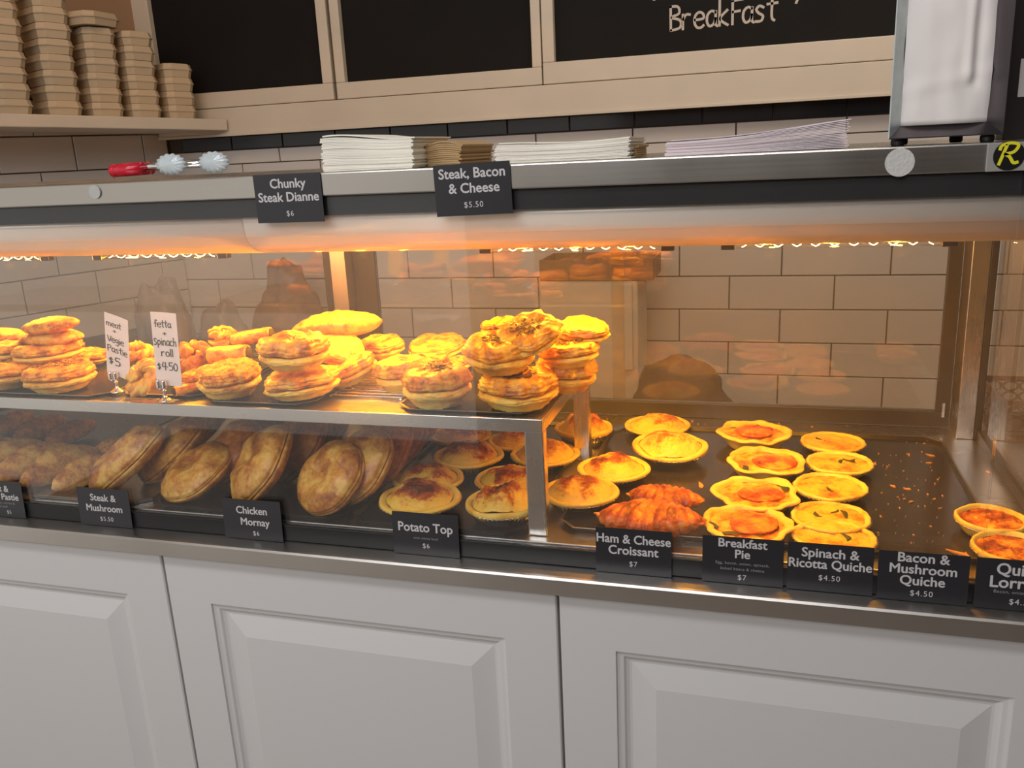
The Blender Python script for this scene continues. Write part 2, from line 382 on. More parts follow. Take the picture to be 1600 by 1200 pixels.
b1 = blackboard(-2.12, -1.362, -2.018, -1.398, .240, 'blank framed blackboard on the left, half hidden by white boxes')
b2 = blackboard(-1.350, -.668, -1.318, -.697, .239, 'blank framed blackboard in the middle of the ledge')
b3 = blackboard(-.664, .47, -.628, .43, .250, 'wide framed blackboard with chalked Breakfast lettering')
b4 = blackboard(.48, 1.5, .52, 1.46, .250, 'narrow glimpse of blackboard at the far right behind the bag dispenser')

# stroke lettering -------------------------------------------------
SF = {
 'm': [[(0, 0), (0, .55)], [(0, .4), (.12, .55), (.24, .5), (.25, 0)], [(.25, .4), (.38, .55), (.5, .48), (.52, 0)]],
 'e': [[(.02, .3), (.34, .33), (.33, .5), (.18, .57), (.04, .45), (.01, .22), (.1, .03), (.25, 0), (.36, .08)]],
 'a': [[(.34, .5), (.2, .57), (.05, .45), (.02, .2), (.12, .02), (.28, .1), (.34, .3)], [(.35, .55), (.34, .1), (.42, 0)]],
 't': [[(.15, .9), (.14, .15), (.24, 0)], [(-.03, .6), (.34, .62)]],
 'V': [[(0, .8), (.2, 0), (.42, .82)]],
 'g': [[(.32, .5), (.18, .57), (.03, .42), (.05, .2), (.18, .12), (.32, .3)], [(.34, .55), (.33, -.15), (.2, -.32), (.03, -.22)]],
 'i': [[(.05, .5), (.06, 0)], [(.05, .74), (.06, .76)]],
 'P': [[(.03, 0), (.02, .85)], [(0, .8), (.22, .88), (.38, .7), (.3, .48), (.04, .4)]],
 's': [[(.3, .5), (.15, .57), (.04, .45), (.12, .32), (.28, .2), (.22, .03), (.02, .02)]],
 '$': [[(.26, .55), (.1, .6), (.03, .48), (.24, .3), (.2, .14), (.03, .14)], [(.14, .72), (.14, 0)]],
 '5': [[(.4, .85), (.08, .83), (.06, .48), (.25, .52), (.4, .32), (.3, .03), (.04, .03)]],
 'f': [[(.32, .85), (.2, .95), (.12, .8), (.12, 0)], [(-.03, .5), (.3, .52)]],
 '+': [[(.15, .5), (.15, .1)], [(0, .3), (.3, .3)]],
 'S': [[(.34, .65), (.18, .78), (.05, .62), (.15, .42), (.32, .25), (.2, .02), (.0, .08)]],
 'p': [[(.03, .55), (.03, -.3)], [(.03, .45), (.2, .57), (.33, .4), (.27, .1), (.05, .08)]],
 'n': [[(.02, 0), (.02, .55)], [(.02, .4), (.18, .56), (.3, .45), (.32, 0)]],
 'c': [[(.3, .48), (.15, .57), (.02, .35), (.06, .08), (.2, 0), (.33, .08)]],
 'h': [[(.02, 0), (.02, .95)], [(.02, .35), (.18, .54), (.3, .42), (.33, 0)]],
 'r': [[(.03, 0), (.03, .55)], [(.03, .35), (.15, .53), (.3, .52)]],
 'o': [[(.18, .57), (.03, .45), (.02, .15), (.18, 0), (.34, .15), (.33, .45), (.18, .57)]],
 'l': [[(.05, .95), (.06, 0)]],
 '4': [[(.12, .85), (.02, .38), (.4, .4)], [(.32, .85), (.3, 0)]],
 '.': [[(.05, .32), (.07, .34)]],
 '0': [[(.2, .8), (.04, .6), (.04, .2), (.2, 0), (.38, .2), (.37, .62), (.2, .8)]],
 'B': [[(.03, 0), (.02, .9)], [(0, .88), (.3, .85), (.34, .6), (.05, .48), (.38, .35), (.38, .08), (.03, 0)]],
 'k': [[(.03, 0), (.03, .95)], [(.32, .55), (.05, .25), (.34, 0)]],
 'F': [[(.05, 0), (.05, .85)], [(.03, .85), (.42, .88)], [(.05, .45), (.32, .47)]],
 'u': [[(.02, .55), (.05, .08), (.2, 0), (.32, .15), (.34, .55)]],
 'y': [[(.02, .55), (.18, .1)], [(.36, .55), (.1, -.3)]],
 'A': [[(0, 0), (.2, .85), (.4, 0)], [(.08, .3), (.32, .3)]],
 'D': [[(.02, 0), (.02, .85), (.25, .8), (.4, .5), (.3, .1), (.02, 0)]],
 'l2': [],
}
ADV = {'m': .66, 'i': .2, 'l': .2, '.': .2, ' ': .35, '+': .4, 't': .38, 'V': .48, 'f': .36, '5': .5, 'F': .42}
def strokes(text, x, z, s, r, tilt=0., slant=0., squash=.35, ysurf=0.):
    """flat pen strokes lying on plane y=ysurf, facing -y"""
    m = MB(); cx = 0
    for ch in text:
        for st in SF.get(ch, []):
            pts = st
            # smooth
            q = []
            for i in range(len(pts)-1):
                p0 = pts[max(i-1, 0)]; p1 = pts[i]; p2 = pts[i+1]; p3 = pts[min(i+2, len(pts)-1)]
                n = 4 if len(pts) > 2 else 1
                for j in range(n):
                    t = j/n
                    q.append([.5*((2*p1[a])+(-p0[a]+p2[a])*t+(2*p0[a]-5*p1[a]+4*p2[a]-p3[a])*t*t+(-p0[a]+3*p1[a]-3*p2[a]+p3[a])*t**3) for a in (0, 1)])
            q.append(list(pts[-1]))
            pp = [Vector((x+s*(cx+a+slant*b), ysurf, z+s*(b+tilt*(cx+a)))) for a, b in q]
            vs = []; fs = []
            for i, p in enumerate(pp):
                t = (pp[min(i+1, len(pp)-1)]-pp[max(i-1, 0)])
                if t.length < 1e-9: t = Vector((1, 0, 0))
                t.normalize(); sd = Vector((-t.z, 0, t.x))*r
                ex = t*r*.6 if i == len(pp)-1 else (-t*r*.6 if i == 0 else Vector((0, 0, 0)))
                vs += [p+sd+ex+Vector((0, -.00015, 0)), p-sd+ex+Vector((0, -.00015, 0)), p+sd*1.0+ex, p-sd*1.0+ex]
                if i:
                    a = 4*(i-1); b = 4*i
                    fs += [(a, b, b+1, a+1), (a+2, b+2, b, a), (a+1, b+1, b+3, a+3)]
            n_ = 4*(len(pp)-1); fs += [(0, 1, 3, 2), (n_, n_+2, n_+3, n_+1)]
            m.add(vs, fs)
        cx += ADV.get(ch, .46)
    return m
# chalk on blackboard 3
yb = YF+.004+.022
def chalk(text, px0, py0, px1, py1, hgt, name='chalk_lettering', r=.0035):
    a = atY(px0, py0, yb); b = atY(px1, py1, yb)
    adv = sum(ADV.get(c, .46) for c in text)
    s = (b[0]-a[0])/adv; tilt = (b[2]-a[2])/(b[0]-a[0])
    m = strokes(text, 0, 0, s, r, tilt)
    hs = hgt/s
    l = b3.location
    v = [(x+a[0]-l[0], y+yb-l[1]-.0002, (z-tilt*x)*hs+tilt*x+a[2]-l[2]) for x, y, z in m.v]
    return put(name, mesh(name, v, m.f), MT['chalk'], [c for c in b3.children if c.name.startswith('writing_surface')][0])
chalk('BreakFast', 1047, 48, 1216, 31, .072)
chalk('All', 1022, 0, 1068, -3, .072)
chalk('Day', 1195, -3, 1262, -9, .066)

# ------------------------------------------------------------------ counter with display case
ZS, ZD, ZT = -.470, -.445, -.0128
XR = .31
# cabinet units
def cab_door(x0, x1, z0, z1, label):
    c = tag(empty('cabinet_unit', ((x0+x1)/2, .872, z0)), label, 'cabinet', 'white panelled cabinet fronts of the counter')
    l = c.location
    cbox(c, 'carcass', x0, x1, .892, 1.45, z0, -.494, MT['white_paint'], 0)
    g = .0012; X0, X1, Z0, Z1 = x0+g-l[0], x1-g-l[0], z0-l[2], z1-l[2]
    rings = [(0, .02), (0, .0015), (.0015, 0), (.0655, 0), (.0665, .003), (.070, .0042), (.074, .0048), (.0765, .0075), (.0800, .0092), (.083, .0095), (.1105, .0025), (.1115, .0022)]
    v = []; f = []
    for ins, d in rings:
        v += [(X0+ins, d, Z0+ins), (X1-ins, d, Z0+ins), (X1-ins, d, Z1-ins), (X0+ins, d, Z1-ins)]
    for i in range(len(rings)-1):
        for k in range(4): f.append((i*4+k, i*4+(k+1) % 4, i*4+4+(k+1) % 4, i*4+4+k))
    n = len(v); v += [(X0, .02, Z0), (X1, .02, Z0), (X1, .02, Z1), (X0, .02, Z1)]
    f.append((n-4, n-3, n-2, n-1)); f.append((3, 2, 1, 0))
    put('door', mesh('door', v, f), MT['white_paint'], c)
    return c
cab_door(-1.317, -.7715, -1.36, -.4995, 'white cabinet front at the left end, below the Steak & Mushroom sign')
cab_door(-.7705, -.2250, -1.36, -.4995, 'white cabinet front in the middle, below the Potato Top sign')
cab_door(-.2240, .3215, -1.36, -.4995, 'white cabinet front at the right, below the quiche signs')
cab_door(.3225, .868, -1.36, -.4995, 'white cabinet front beyond the right edge of the display case')
kick = box('counter_plinth', -1.9, 1.4, .93, 1.44, -H+.0005, -1.361, MT['dark_frame']); tag(kick, 'dark recessed plinth under the white cabinet fronts', 'plinth')
# steel sill / worktop
sill = tag(empty('worktop', (0, .86, -.494)), 'brushed stainless steel counter top with a folded front lip', 'counter top')
m = MB(); y0 = .856
m.add([(x, y, z) for x in (-2.0, 1.4) for y, z in ((y0+.004, -.4935), (y0, -.4915), (y0, -.4725), (y0+.0022, -.4703), (y0+.006, ZS), (1.46, ZS), (1.46, -.4935))],
      [tuple(range(7))[::-1], tuple(range(7, 14))]+[(i, (i+1) % 7, 7+(i+1) % 7, 7+i) for i in range(7)])
v = [(a, b-.86, c+.494) for a, b, c in m.v]
put('steel_sheet', mesh('steel_sheet', v, m.f), MT['steel_sill'], sill)

case = tag(empty('display_case', (-.5, 1.1, ZS)), 'long heated glass display case full of pies on the counter', 'display case')
XL = -2.0
cbox(case, 'front_gasket', XL, XR, .8865, .894, ZS+.0005, -.4475, MT['black'], .001)
cbox(case, 'deck', XL, XR-.004, .8945, 1.40, ZS+.0005, ZD, MT['steel'], .001)
gx = .2165
for a, b in ((XL, gx-.0008), (gx+.0008, XR-.003)):
    cbox(case, 'front_glass', a, b, .8885, .8925, -.4474, -.0395, MT['glass'], 0)
cbox(case, 'end_glass', XR-.003, XR+.001, .8945, 1.335, -.430, -.06, MT['glass_back'], 0)
cbox(case, 'end_gasket', XR-.008, XR+.006, .8945, 1.345, ZS+.0005, -.4302, MT['dark_frame'], .001)
cbox(case, 'top_bar', XL, XR+.17, .885, .925, -.0385, ZT, MT['steel_bar'], .0016)
cbox(case, 'roof', XL, XR+.17, .9255, 1.42, -.021, ZT-.0005, MT['steel'], .001)
cbox(case, 'top_gasket', XL, XR+.17, .8925, .898, -.060, -.0386, MT['black'], 0)
# lamp housing: curved front cover
prof = [(.8985, -.0585), (.899, -.066), (.900, -.076), (.9015, -.0835), (.9022, -.0842), (.903, -.0850), (.907, -.0925), (.914, -.0985), (.925, -.1035), (.94, -.1065), (.957, -.1075), (.959, -.1045), (.93, -.1), (.915, -.09), (.908, -.075), (.907, -.0585)]
cx_ = case.location
for a, b in ((XL, -.5985), (-.5975, XR-.01)):
    n = len(prof); v = [(x-cx_[0], y-cx_[1], z-cx_[2]) for x in (a, b) for y, z in prof]
    f = [tuple(range(n)), tuple(range(n, 2*n))[::-1]]+[(i, n+i, n+(i+1) % n, (i+1) % n) for i in range(n)]
    o = put('lamp_housing', mesh('lamp_housing', v, f), MT['housing'], case)
    for p in o.data.polygons: p.use_smooth = len(p.vertices) == 4
# reflector tray behind the cover
cbox(case, 'reflector', XL, XR-.01, .97, 1.18, -.075, -.070, MT['steel'], 0)
# rear frame: uprights, door stiles and rails
YB = 1.40
cbox(case, 'corner_post', .2745, .2985, 1.345, 1.40, ZD+.0003, -.0215, MT['steel_z'], .001)
cbox(case, 'corner_gasket', .2990, .3085, 1.346, 1.40, ZD+.0003, -.0215, MT['dark_frame'], .001)
cbox(case, 'door_stile', .2545, .274, 1.3985, 1.41, -.4195, -.05, MT['dark_frame'], .001)
cbox(case, 'door_rail', -.715, .274, 1.3985, 1.415, -.4445, -.4200, MT['dark_frame'], .001)
cbox(case, 'door_rail', XL, -.775, 1.3985, 1.415, -.4445, -.4200, MT['dark_frame'], .001)
cbox(case, 'mullion', -.745, -.7155, 1.37, 1.415, ZD+.0003, -.0215, MT['steel_z'], .001)
cbox(case, 'door_stile', -.7745, -.7455, 1.3985, 1.41, -.4195, -.05, MT['dark_frame'], .001)
cbox(case, 'door_stile', -.7150, -.672, 1.3985, 1.41, -.4195, -.05, MT['dark_frame'], .001)
cbox(case, 'rear_glass', -.6715, -.228, 1.401, 1.405, -.4195, -.05, MT['glass_back'], 0)
cbox(case, 'rear_glass', -.250, .2540, 1.406, 1.410, -.4195, -.05, MT['glass_back'], 0)
cbox(case, 'rear_glass', XL, -.775, 1.401, 1.405, -.4195, -.05, MT['glass_back'], 0)
cbox(case, 'door_catch', .262, .266, 1.394, 1.3985, -.427, -.405, MT['steel_z'], 0)
# heat lamps
def heat_lamp(x0, x1, label, nw=10, power=3.4, z=-.1235, y=1.06, glow=True):
    L = tag(empty('heat_lamp', ((x0+x1)/2, y, z)), label, 'heat lamp')
    cx = (x0+x1)/2; w = (x1-x0)/2
    MB().tube([(-w-.012, 0, .0035), (w+.012, 0, .0035)], .0058, 12).build('quartz_tube', MT['quartz'], L, True)
    pts = []
    for i in range(nw*6+1):
        t = i/(nw*6); ph = t*nw*math.tau
        pts.append((-w+2*w*t, .002*math.sin(ph), .0025-.0030*(math.cos(ph))))
    MB().tube(pts, .00045, 5).build('filament', MT['glow'], L, True)
    for s in (-1, 1):
        MB().box(s*(w+.016)-.008, s*(w+.016)+.008, -.006, .006, -.003, -.0757-z, .001).build('lamp_holder', MT['clear_plastic'] if False else MT['dark_frame'], L)
    l = bpy.data.lights.new('heat_lamp_light', 'AREA'); l.shape = 'RECTANGLE'; l.size = x1-x0; l.size_y = .02; l.energy = power; l.color = (1.0, .41, .012)
    lo = bpy.data.objects.new('heat_lamp_light', l); C.objects.link(lo); lo.parent = L; lo.location = (0, .02, -.008)
    for k in range(3):                         # the bare tube also glows sideways and to the back
        pl_ = bpy.data.lights.new('heat_lamp_glow', 'POINT'); pl_.energy = power*.36; pl_.color = (1.0, .42, .03); pl_.shadow_soft_size = .006
        po = bpy.data.objects.new('heat_lamp_glow', pl_); C.objects.link(po); po.parent = L; po.location = ((k-1)*w*.7, 0, -.010)
    return L
LAMPS = [(-1.205, -1.07, 'leftmost glowing heat lamp tube under the case roof', 7, 1.3),
         (-.941, -.758, 'glowing heat lamp tube above the fetta and spinach roll sign', 8, 1.3),
         (-.62, -.44, 'heat lamp tube above the tall stack of pies left of centre', 8, 1.7),
         (-.334, -.134, 'glowing heat lamp tube above the right end of the pie shelf', 10, 1.75),
         (-.031, .176, 'glowing heat lamp tube above the quiches', 10, 1.2)]
for a, b, lab, nw, pw in LAMPS:
    heat_lamp(a, b, lab, nw, pw, z=-.1235 if a < -.7 else (-.116 if a == -.62 else -.1222))

# raised pie shelf
ZSH = -.297
XS = -.243
sh = tag(empty('pie_shelf', (-.8, 1.05, ZD)), 'raised stainless steel shelf on legs inside the display case', 'shelf')
cbox(sh, 'shelf_top', XL+.1, XS, .906, 1.19, ZSH-.003, ZSH, MT['steel'], .0008)
cbox(sh, 'front_edge', XL+.1, XS, .904, .908, -.3135, ZSH-.0002, MT['steel'], .0008)
cbox(sh, 'end_edge', XS-.004, XS, .9085, 1.19, -.3135, ZSH-.0032, MT['steel_y'], .0005)
cbox(sh, 'back_edge', XL+.1, XS-.0045, 1.186, 1.19, -.3135, ZSH-.0032, MT['steel'], .0005)
for x0 in (XS-.0235, -1.478):
    cbox(sh, 'leg', x0, x0+.023, .9085, .924, ZD+.0005, -.3137, MT['steel_z'], .0015)
    cbox(sh, 'leg', x0, x0+.023, 1.168, 1.185, ZD+.0005, -.3137, MT['steel_z'], .0015)

# trays ------------------------------------------------------------
def tray(x0, x1, y0, y1, z, label, hgt=.006, mat='tray', group=None, rz=0, edge='tray_edge'):
    cx, cy = (x0+x1)/2, (y0+y1)/2
    t = tag(empty('baking_tray', (cx, cy, z), (0, 0, rz)), label, 'tray', group)
    a, b = (x1-x0)/2, (y1-y0)/2; c = .02; s = .004
    def ring(ex, zz, k=c):
        A, B = a+ex, b+ex; kk = k
        return [(-A+kk, -B, zz), (A-kk, -B, zz), (A, -B+kk, zz), (A, B-kk, zz), (A-kk, B, zz), (-A+kk, B, zz), (-A, B-kk, zz), (-A, -B+kk, zz)]
    R = [ring(-s-.001, .0004), ring(-.001, hgt-.0003), ring(0, hgt), ring(0, hgt-.0008), ring(-.001+.0006, hgt-.0012), ring(-s-.0004, 0)]
    v = [p for q in R for p in q]; n = 8; f = [tuple(range(8))]
    R2 = [ring(-s-.002, .0014), ring(-.0022, hgt-.0001)]
    # pan: inner floor + wall, outer wall + base
    v = [p for q in (ring(-s-.002, .0014), ring(-.0022, hgt), ring(-.0008, hgt), ring(-s, .0002)) for p in q]
    f = [tuple(range(8))]
    for i in range(3):
        for k in range(8): f.append((i*8+k, i*8+8+k, i*8+8+(k+1) % 8, i*8+(k+1) % 8))
    f.append(tuple(24+k for k in range(8))[::-1])
    put('pan', mesh('pan', v, f), MT[mat], t)
    v = [p for q in (ring(-.0022, hgt+.0001), ring(-.0022, hgt+.0008), ring(0, hgt+.0008), ring(0, hgt+.0001)) for p in q]; f = []
    for i in range(4):
        j = (i+1) % 4
        for k in range(8): f.append((i*8+k, j*8+k, j*8+(k+1) % 8, i*8+(k+1) % 8))
    put('rim', mesh('rim', v, f), MT[edge], t)
    return t
TZ = ZD+.0005
tray(-.236, .252, .925, 1.33, TZ, 'dark baking tray under the croissants, breakfast pies and quiches')
tray(-.502, -.272, .896, 1.33, TZ, 'dark baking tray under the potato top pies', edge='tray')
tray(-.80, -.510, .896, 1.33, TZ, 'dark baking tray under the round chicken pasties', edge='tray')
tray(-1.02, -.808, .896, 1.33, TZ, 'crumb-strewn steel tray under the large oval steak pasties', mat='steel_y', edge='tray_edge')
tray(-1.45, -1.03, .896, 1.33, TZ, 'dark baking tray under the crimped pasties at the far left', edge='tray')
SZ = ZSH+.0005
tray(-.432, -.250, .912, 1.16, SZ, 'thin dark tray on the shelf under the scorched-top pies', hgt=.003)
tray(-.705, -.545, .912, 1.16, SZ, 'thin dark tray on the shelf under the double-lidded pies', hgt=.003)
tray(-1.20, -.862, .912, 1.16, SZ, 'thin dark tray on the shelf under the seeded pies', hgt=.003)
tray(-.855, -.712, .93, 1.16, SZ, 'thin dark tray on the shelf under the twisted rolls', hgt=.003)
rk = tag(empty('wire_rack', (-.49, 1.04, SZ)), 'small steel wire rack lying on the shelf between two trays', 'rack')
for i in range(14): MB().tube([(-.05, -.08+i*.0125, .003), (.05, -.08+i*.0125, .003)], .0011, 6).build('wire', MT['chrome'], rk)
for s in (-1, 1): MB().tube([(s*.05, -.085, .0018), (s*.05, .088, .0018)], .0016, 6).build('frame_wire', MT['chrome'], rk)

# ------------------------------------------------------------------ food builders: each returns list of (name, mesh, material key, children)
random.seed(4)
def wob(seed, amp, freq):
    return lambda t, r=0: amp*noise.noise(Vector((math.cos(t)*freq+seed*7.1, math.sin(t)*freq, seed*3.3+r)))
def chips(n, R, z, seed, size=.004, thick=.0006, zf=None):
    rd = random.Random(seed); m = MB()
    for i in range(n):
        rr = R*rd.random()**.6; t = rd.random()*math.tau; x, y = rr*math.cos(t), rr*math.sin(t)
        zz = (zf(x, y) if zf else z)+rd.uniform(0, .0012); a = rd.random()*math.tau; s = size*rd.uniform(.5, 1.3); w = s*rd.uniform(.3, .6)
        ca, sa = math.cos(a), math.sin(a); tl = rd.uniform(-.35, .35)
        q = [(-s, -w*.6), (s*.3, -w), (s, w*.4), (-s*.4, w)]
        top = [(x+ca*u-sa*v_, y+sa*u+ca*v_, zz+tl*u+.001) for u, v_ in q]; bot = [(a_, b_, c_-thick) for a_, b_, c_ in top]
        m.add(top+bot, [(0, 1, 2, 3), (7, 6, 5, 4), (0, 4, 5, 1), (1, 5, 6, 2), (2, 6, 7, 3), (3, 7, 4, 0)])
    return m
def meat_pie(seed, topping=True, lidmat='lid', thick=1.0, n=64, top_n=60, crustmat='crust'):
    R = .052
    base = smoothprof([(0, .0), (.66*R, 0), (.74*R, .0012), (.82*R, .0065), (.88*R, .0110), (.96*R, .0135), (1.03*R, .0170), (1.035*R, .0205), (1.00*R, .0235), (.93*R, .0250), (.86*R, .0250)], 3)
    w1, w2, w3 = wob(seed, .007, 1.6), wob(seed+5, .006, 3.4), wob(seed+9, .009, 1.4)
    def d1(t, i, r, z):
        k = max(0, z/.0295)
        return (w1(t)+w2(t)*.6)*k**1.5+.0024*noise.noise(Vector((math.cos(t)*6, math.sin(t)*6, z*420+seed)))+.0010*noise.noise(Vector((math.cos(t)*16, math.sin(t)*16, z*700+seed))), (w3(t))*.35*k+.0012*noise.noise(Vector((math.cos(t)*9, math.sin(t)*9, z*260+seed)))
    v, f = lathe(base, n, d1, close_top=False); m_base = mesh('base_crust', v, f, True)
    lid = smoothprof([(.80*R, .0250), (.92*R, .0262), (.995*R, .0285), (1.02*R, .0320), (1.0*R, .0370), (.95*R, .0425), (.87*R, .0468), (.74*R, .0485), (.60*R, .0490), (.45*R, .0487), (.3*R, .0490), (.15*R, .0495), (0, .0495)], 3)
    lf = lambda x, y: .0060*nz(x, y, seed, 42)+.0040*abs(nz(x, y, seed+3, 95))+.0012*nz(x, y, seed+5, 240)
    def d2(t, i, r, z):
        k = min(1, r/R)
        x, y = r*math.cos(t), r*math.sin(t)
        z2 = max(0, (z-.0250)/.0245)
        flake = (k > .7)*(z < .046)*(.0009*math.sin(z*2600+3*w1(t)*300+seed)+.0030*noise.noise(Vector((math.cos(t)*5, math.sin(t)*5, z*330+seed*2))))
        return (w1(t)*1.0+w2(t+.3)*1.2)*k+flake, w3(t)*.35+lf(x, y)*z2*(1.0)+w3(t+1)*.4*z2*k
    v, f = lathe(lid, n, d2); v = [(x, y, .0250+(z-.0250)*thick) for x, y, z in v]; m_lid = mesh('lid', v, f, True)
    parts = [('base_crust', m_base, crustmat), ('lid', m_lid, lidmat)]
    if topping:
        zf = lambda x, y: .0250+(.0492-.0250+lf(x, y)+.0005)*thick
        mm = chips(top_n*(3 if lidmat == 'seeded' else 2), .038 if lidmat == 'seeded' else .027, 0, seed, .0016 if lidmat == 'seeded' else .0036, zf=zf); parts.append(('topping', mm.me('topping'), 'chips'))
    return parts
def foil(R, h, n=120, fl=.0010, z0=0):
    prof = [(.70*R, z0+.0), (.74*R, z0+.0015), (.85*R, z0+h*.55), (.96*R, z0+h), (1.03*R, z0+h+.0006), (1.035*R, z0+h+.0016), (1.02*R, z0+h+.0014), (.955*R, z0+h+.0012), (.86*R, z0+h*.6), (.76*R, z0+.0022)]
    def d(t, i, r, z):
        k = 1 if 1 <= i <= 9 else 0
        return fl*math.sin(t*46)*k*(.4+.6*min(1, max(0, (z-z0)/h))), 0
    v, f = lathe(prof, n*2, d, close_top=True); return mesh('foil_dish', v, f, True)
def potato_top(seed, mat='mash', peak=1.0):
    R = .052; w1 = wob(seed, .0035, 1.7); w3 = wob(seed+2, .004, 1.4)
    crust = smoothprof([(.74*R, .003), (.86*R, .012), (.97*R, .0175), (1.03*R, .0205), (1.035*R, .0235), (.99*R, .0262), (.92*R, .0255), (.86*R, .0235)], 3)
    v, f = lathe(crust, 64, lambda t, i, r, z: (w1(t)*z/.025, w3(t)*.5*z/.025), close_top=False); mc = mesh('crust', v, f, True)
    N = 72; prof = [(R*.85*(1-i/26.0)**.9, 0) for i in range(26)]+[(.0004, 0)]
    ph = seed*1.7; ax, ay = .010*math.cos(ph), .010*math.sin(ph)
    def zf(x, y):
        r = math.hypot(x, y)/(R*.85); r = min(r, 1)
        dx, dy = x-ax, y-ay; q = math.hypot(dx, dy)/(R*.95); th = math.atan2(dy, dx)
        z = .0225+(.0200*peak)*(1-r**3.4)+.003*peak*math.exp(-(q*2.0)**2)
        z += .0008*math.sin(9*q*3.1-1.0*th+seed)*(1-r**4)+.0085*nz(x, y, seed, 40)*(1-r**6)+.0040*abs(nz(x, y, seed+2, 85))*(1-r**4)+.0012*nz(x, y, seed+6, 260)+.0012*nz(x, y, seed+8, 160)
        return z
    v = []; f = []
    for i, (r, _) in enumerate(prof):
        for k in range(N):
            t = k/N*math.tau; rr = r+(w1(t)*.8 if i < 8 else w1(t)*.8*max(0, 1-(i-8)/10)); x, y = rr*math.cos(t), rr*math.sin(t); v.append((x, y, zf(x, y)))
    for i in range(len(prof)-1):
        for k in range(N): f.append((i*N+k, i*N+(k+1) % N, (i+1)*N+(k+1) % N, (i+1)*N+k))
    mm = mesh('mash_topping', v, f, True)
    return [('foil_dish', foil(R, .0185), 'foil'), ('crust', mc, 'short'), ('mash_topping', mm, mat)]
def quiche(seed, fill='quiche', herbs=True, lip=1.0):
    R = .050; w1 = wob(seed, .003, 1.8); w3 = wob(seed+2, .004, 1.5)
    cr_ = smoothprof([(.74*R, .002), (.88*R, .012), (.985*R, .0195), (1.01*R, .0225), (.99*R, .0255), (.945*R, .0262), (.90*R, .0245), (.86*R, .0205)], 3)
    v, f = lathe(cr_, 64, lambda t, i, r, z: ((w1(t)+.0006*math.sin(t*19+seed))*z/.025*lip, w3(t)*.55*z/.025*lip), close_top=False); mc = mesh('crust', v, f, True)
    zf = lambda x, y: .0205+.0022*(1-(math.hypot(x, y)/(R*.9))**2)+0.0034*nz(x, y, seed, 60)+.0022*nz(x, y, seed+4, 150)
    N = 56; prof = [R*.90*(1-i/18.0) for i in range(18)]+[.0004]
    v = []; f = []
    for i, r in enumerate(prof):
        for k in range(N):
            t = k/N*math.tau; x, y = (r+w1(t)*r/R)*math.cos(t), (r+w1(t)*r/R)*math.sin(t); v.append((x, y, zf(x, y)))
    for i in range(len(prof)-1):
        for k in range(N): f.append((i*N+k, i*N+(k+1) % N, (i+1)*N+(k+1) % N, (i+1)*N+k))
    parts = [('foil_dish', foil(R*.99, .0185), 'foil'), ('crust', mc, 'short'), ('filling', mesh('filling', v, f, True), fill)]
    if herbs:
        rd = random.Random(seed)
        for j in range(herbs):
            x, y = rd.uniform(-.022, .022), rd.uniform(-.02, .02)
            parts.append(('spinach_leaf', leaf(rd.uniform(.008, .017), seed*5+j, (x, y, zf(x, y)+.0014), rd.random()*6.3).me('spinach_leaf', True), 'spinach'))
    return parts
def leaf(s, seed, loc, rz, wide=.22):
    m = MB(); n = 7; v = []; ca, sa = math.cos(rz), math.sin(rz)
    for i in range(n+1):
        t = i/n; w = s*wide*math.sin(math.pi*min(.97, t*.93+.06))+.0003; x = (t-.5)*2*s*.7; bend = .35*s*math.sin(t*3+seed)
        for yy, dz in ((-w, .0006*math.sin(t*9+seed)), (0, .0009), (w, .0006*math.cos(t*8+seed))):
            X, Y = x, yy+bend; v.append((loc[0]+ca*X-sa*Y, loc[1]+sa*X+ca*Y, loc[2]+dz))
    b = [(x, y, z-.0007) for x, y, z in v]; k = len(v); f = []
    for i in range(n):
        for j in range(2):
            a = i*3+j; f += [(a, a+3, a+4, a+1), (k+a+1, k+a+4, k+a+3, k+a)]
        f += [(i*3, k+i*3, k+i*3+3, i*3+3), (i*3+5, k+i*3+5, k+i*3+2, i*3+2)]
    return m.add(v+b, f)
def blob(rx, ry, rz, seed, amp=.1, fr=1.6, n=28, m_=16, cz=0, c=(0, 0), power=1.0):
    v = []; f = []
    for i in range(m_+1):
        ph = math.pi*i/m_
        for k in range(n):
            t = k/n*math.tau; d = Vector((math.sin(ph)*math.cos(t), math.sin(ph)*math.sin(t), math.cos(ph)))
            s = 1+amp*noise.noise(d*fr+Vector((seed*3.1, seed, 0)))+amp*.4*noise.noise(d*fr*3+Vector((seed, 0, 9)))
            v.append((c[0]+rx*d.x*s, c[1]+ry*d.y*s, cz+rz*(abs(d.z)**power*(1 if d.z > 0 else -1))*s))
    for i in range(m_):
        for k in range(n): f.append((i*n+k, (i+1)*n+k, (i+1)*n+(k+1) % n, i*n+(k+1) % n))
    return v, f
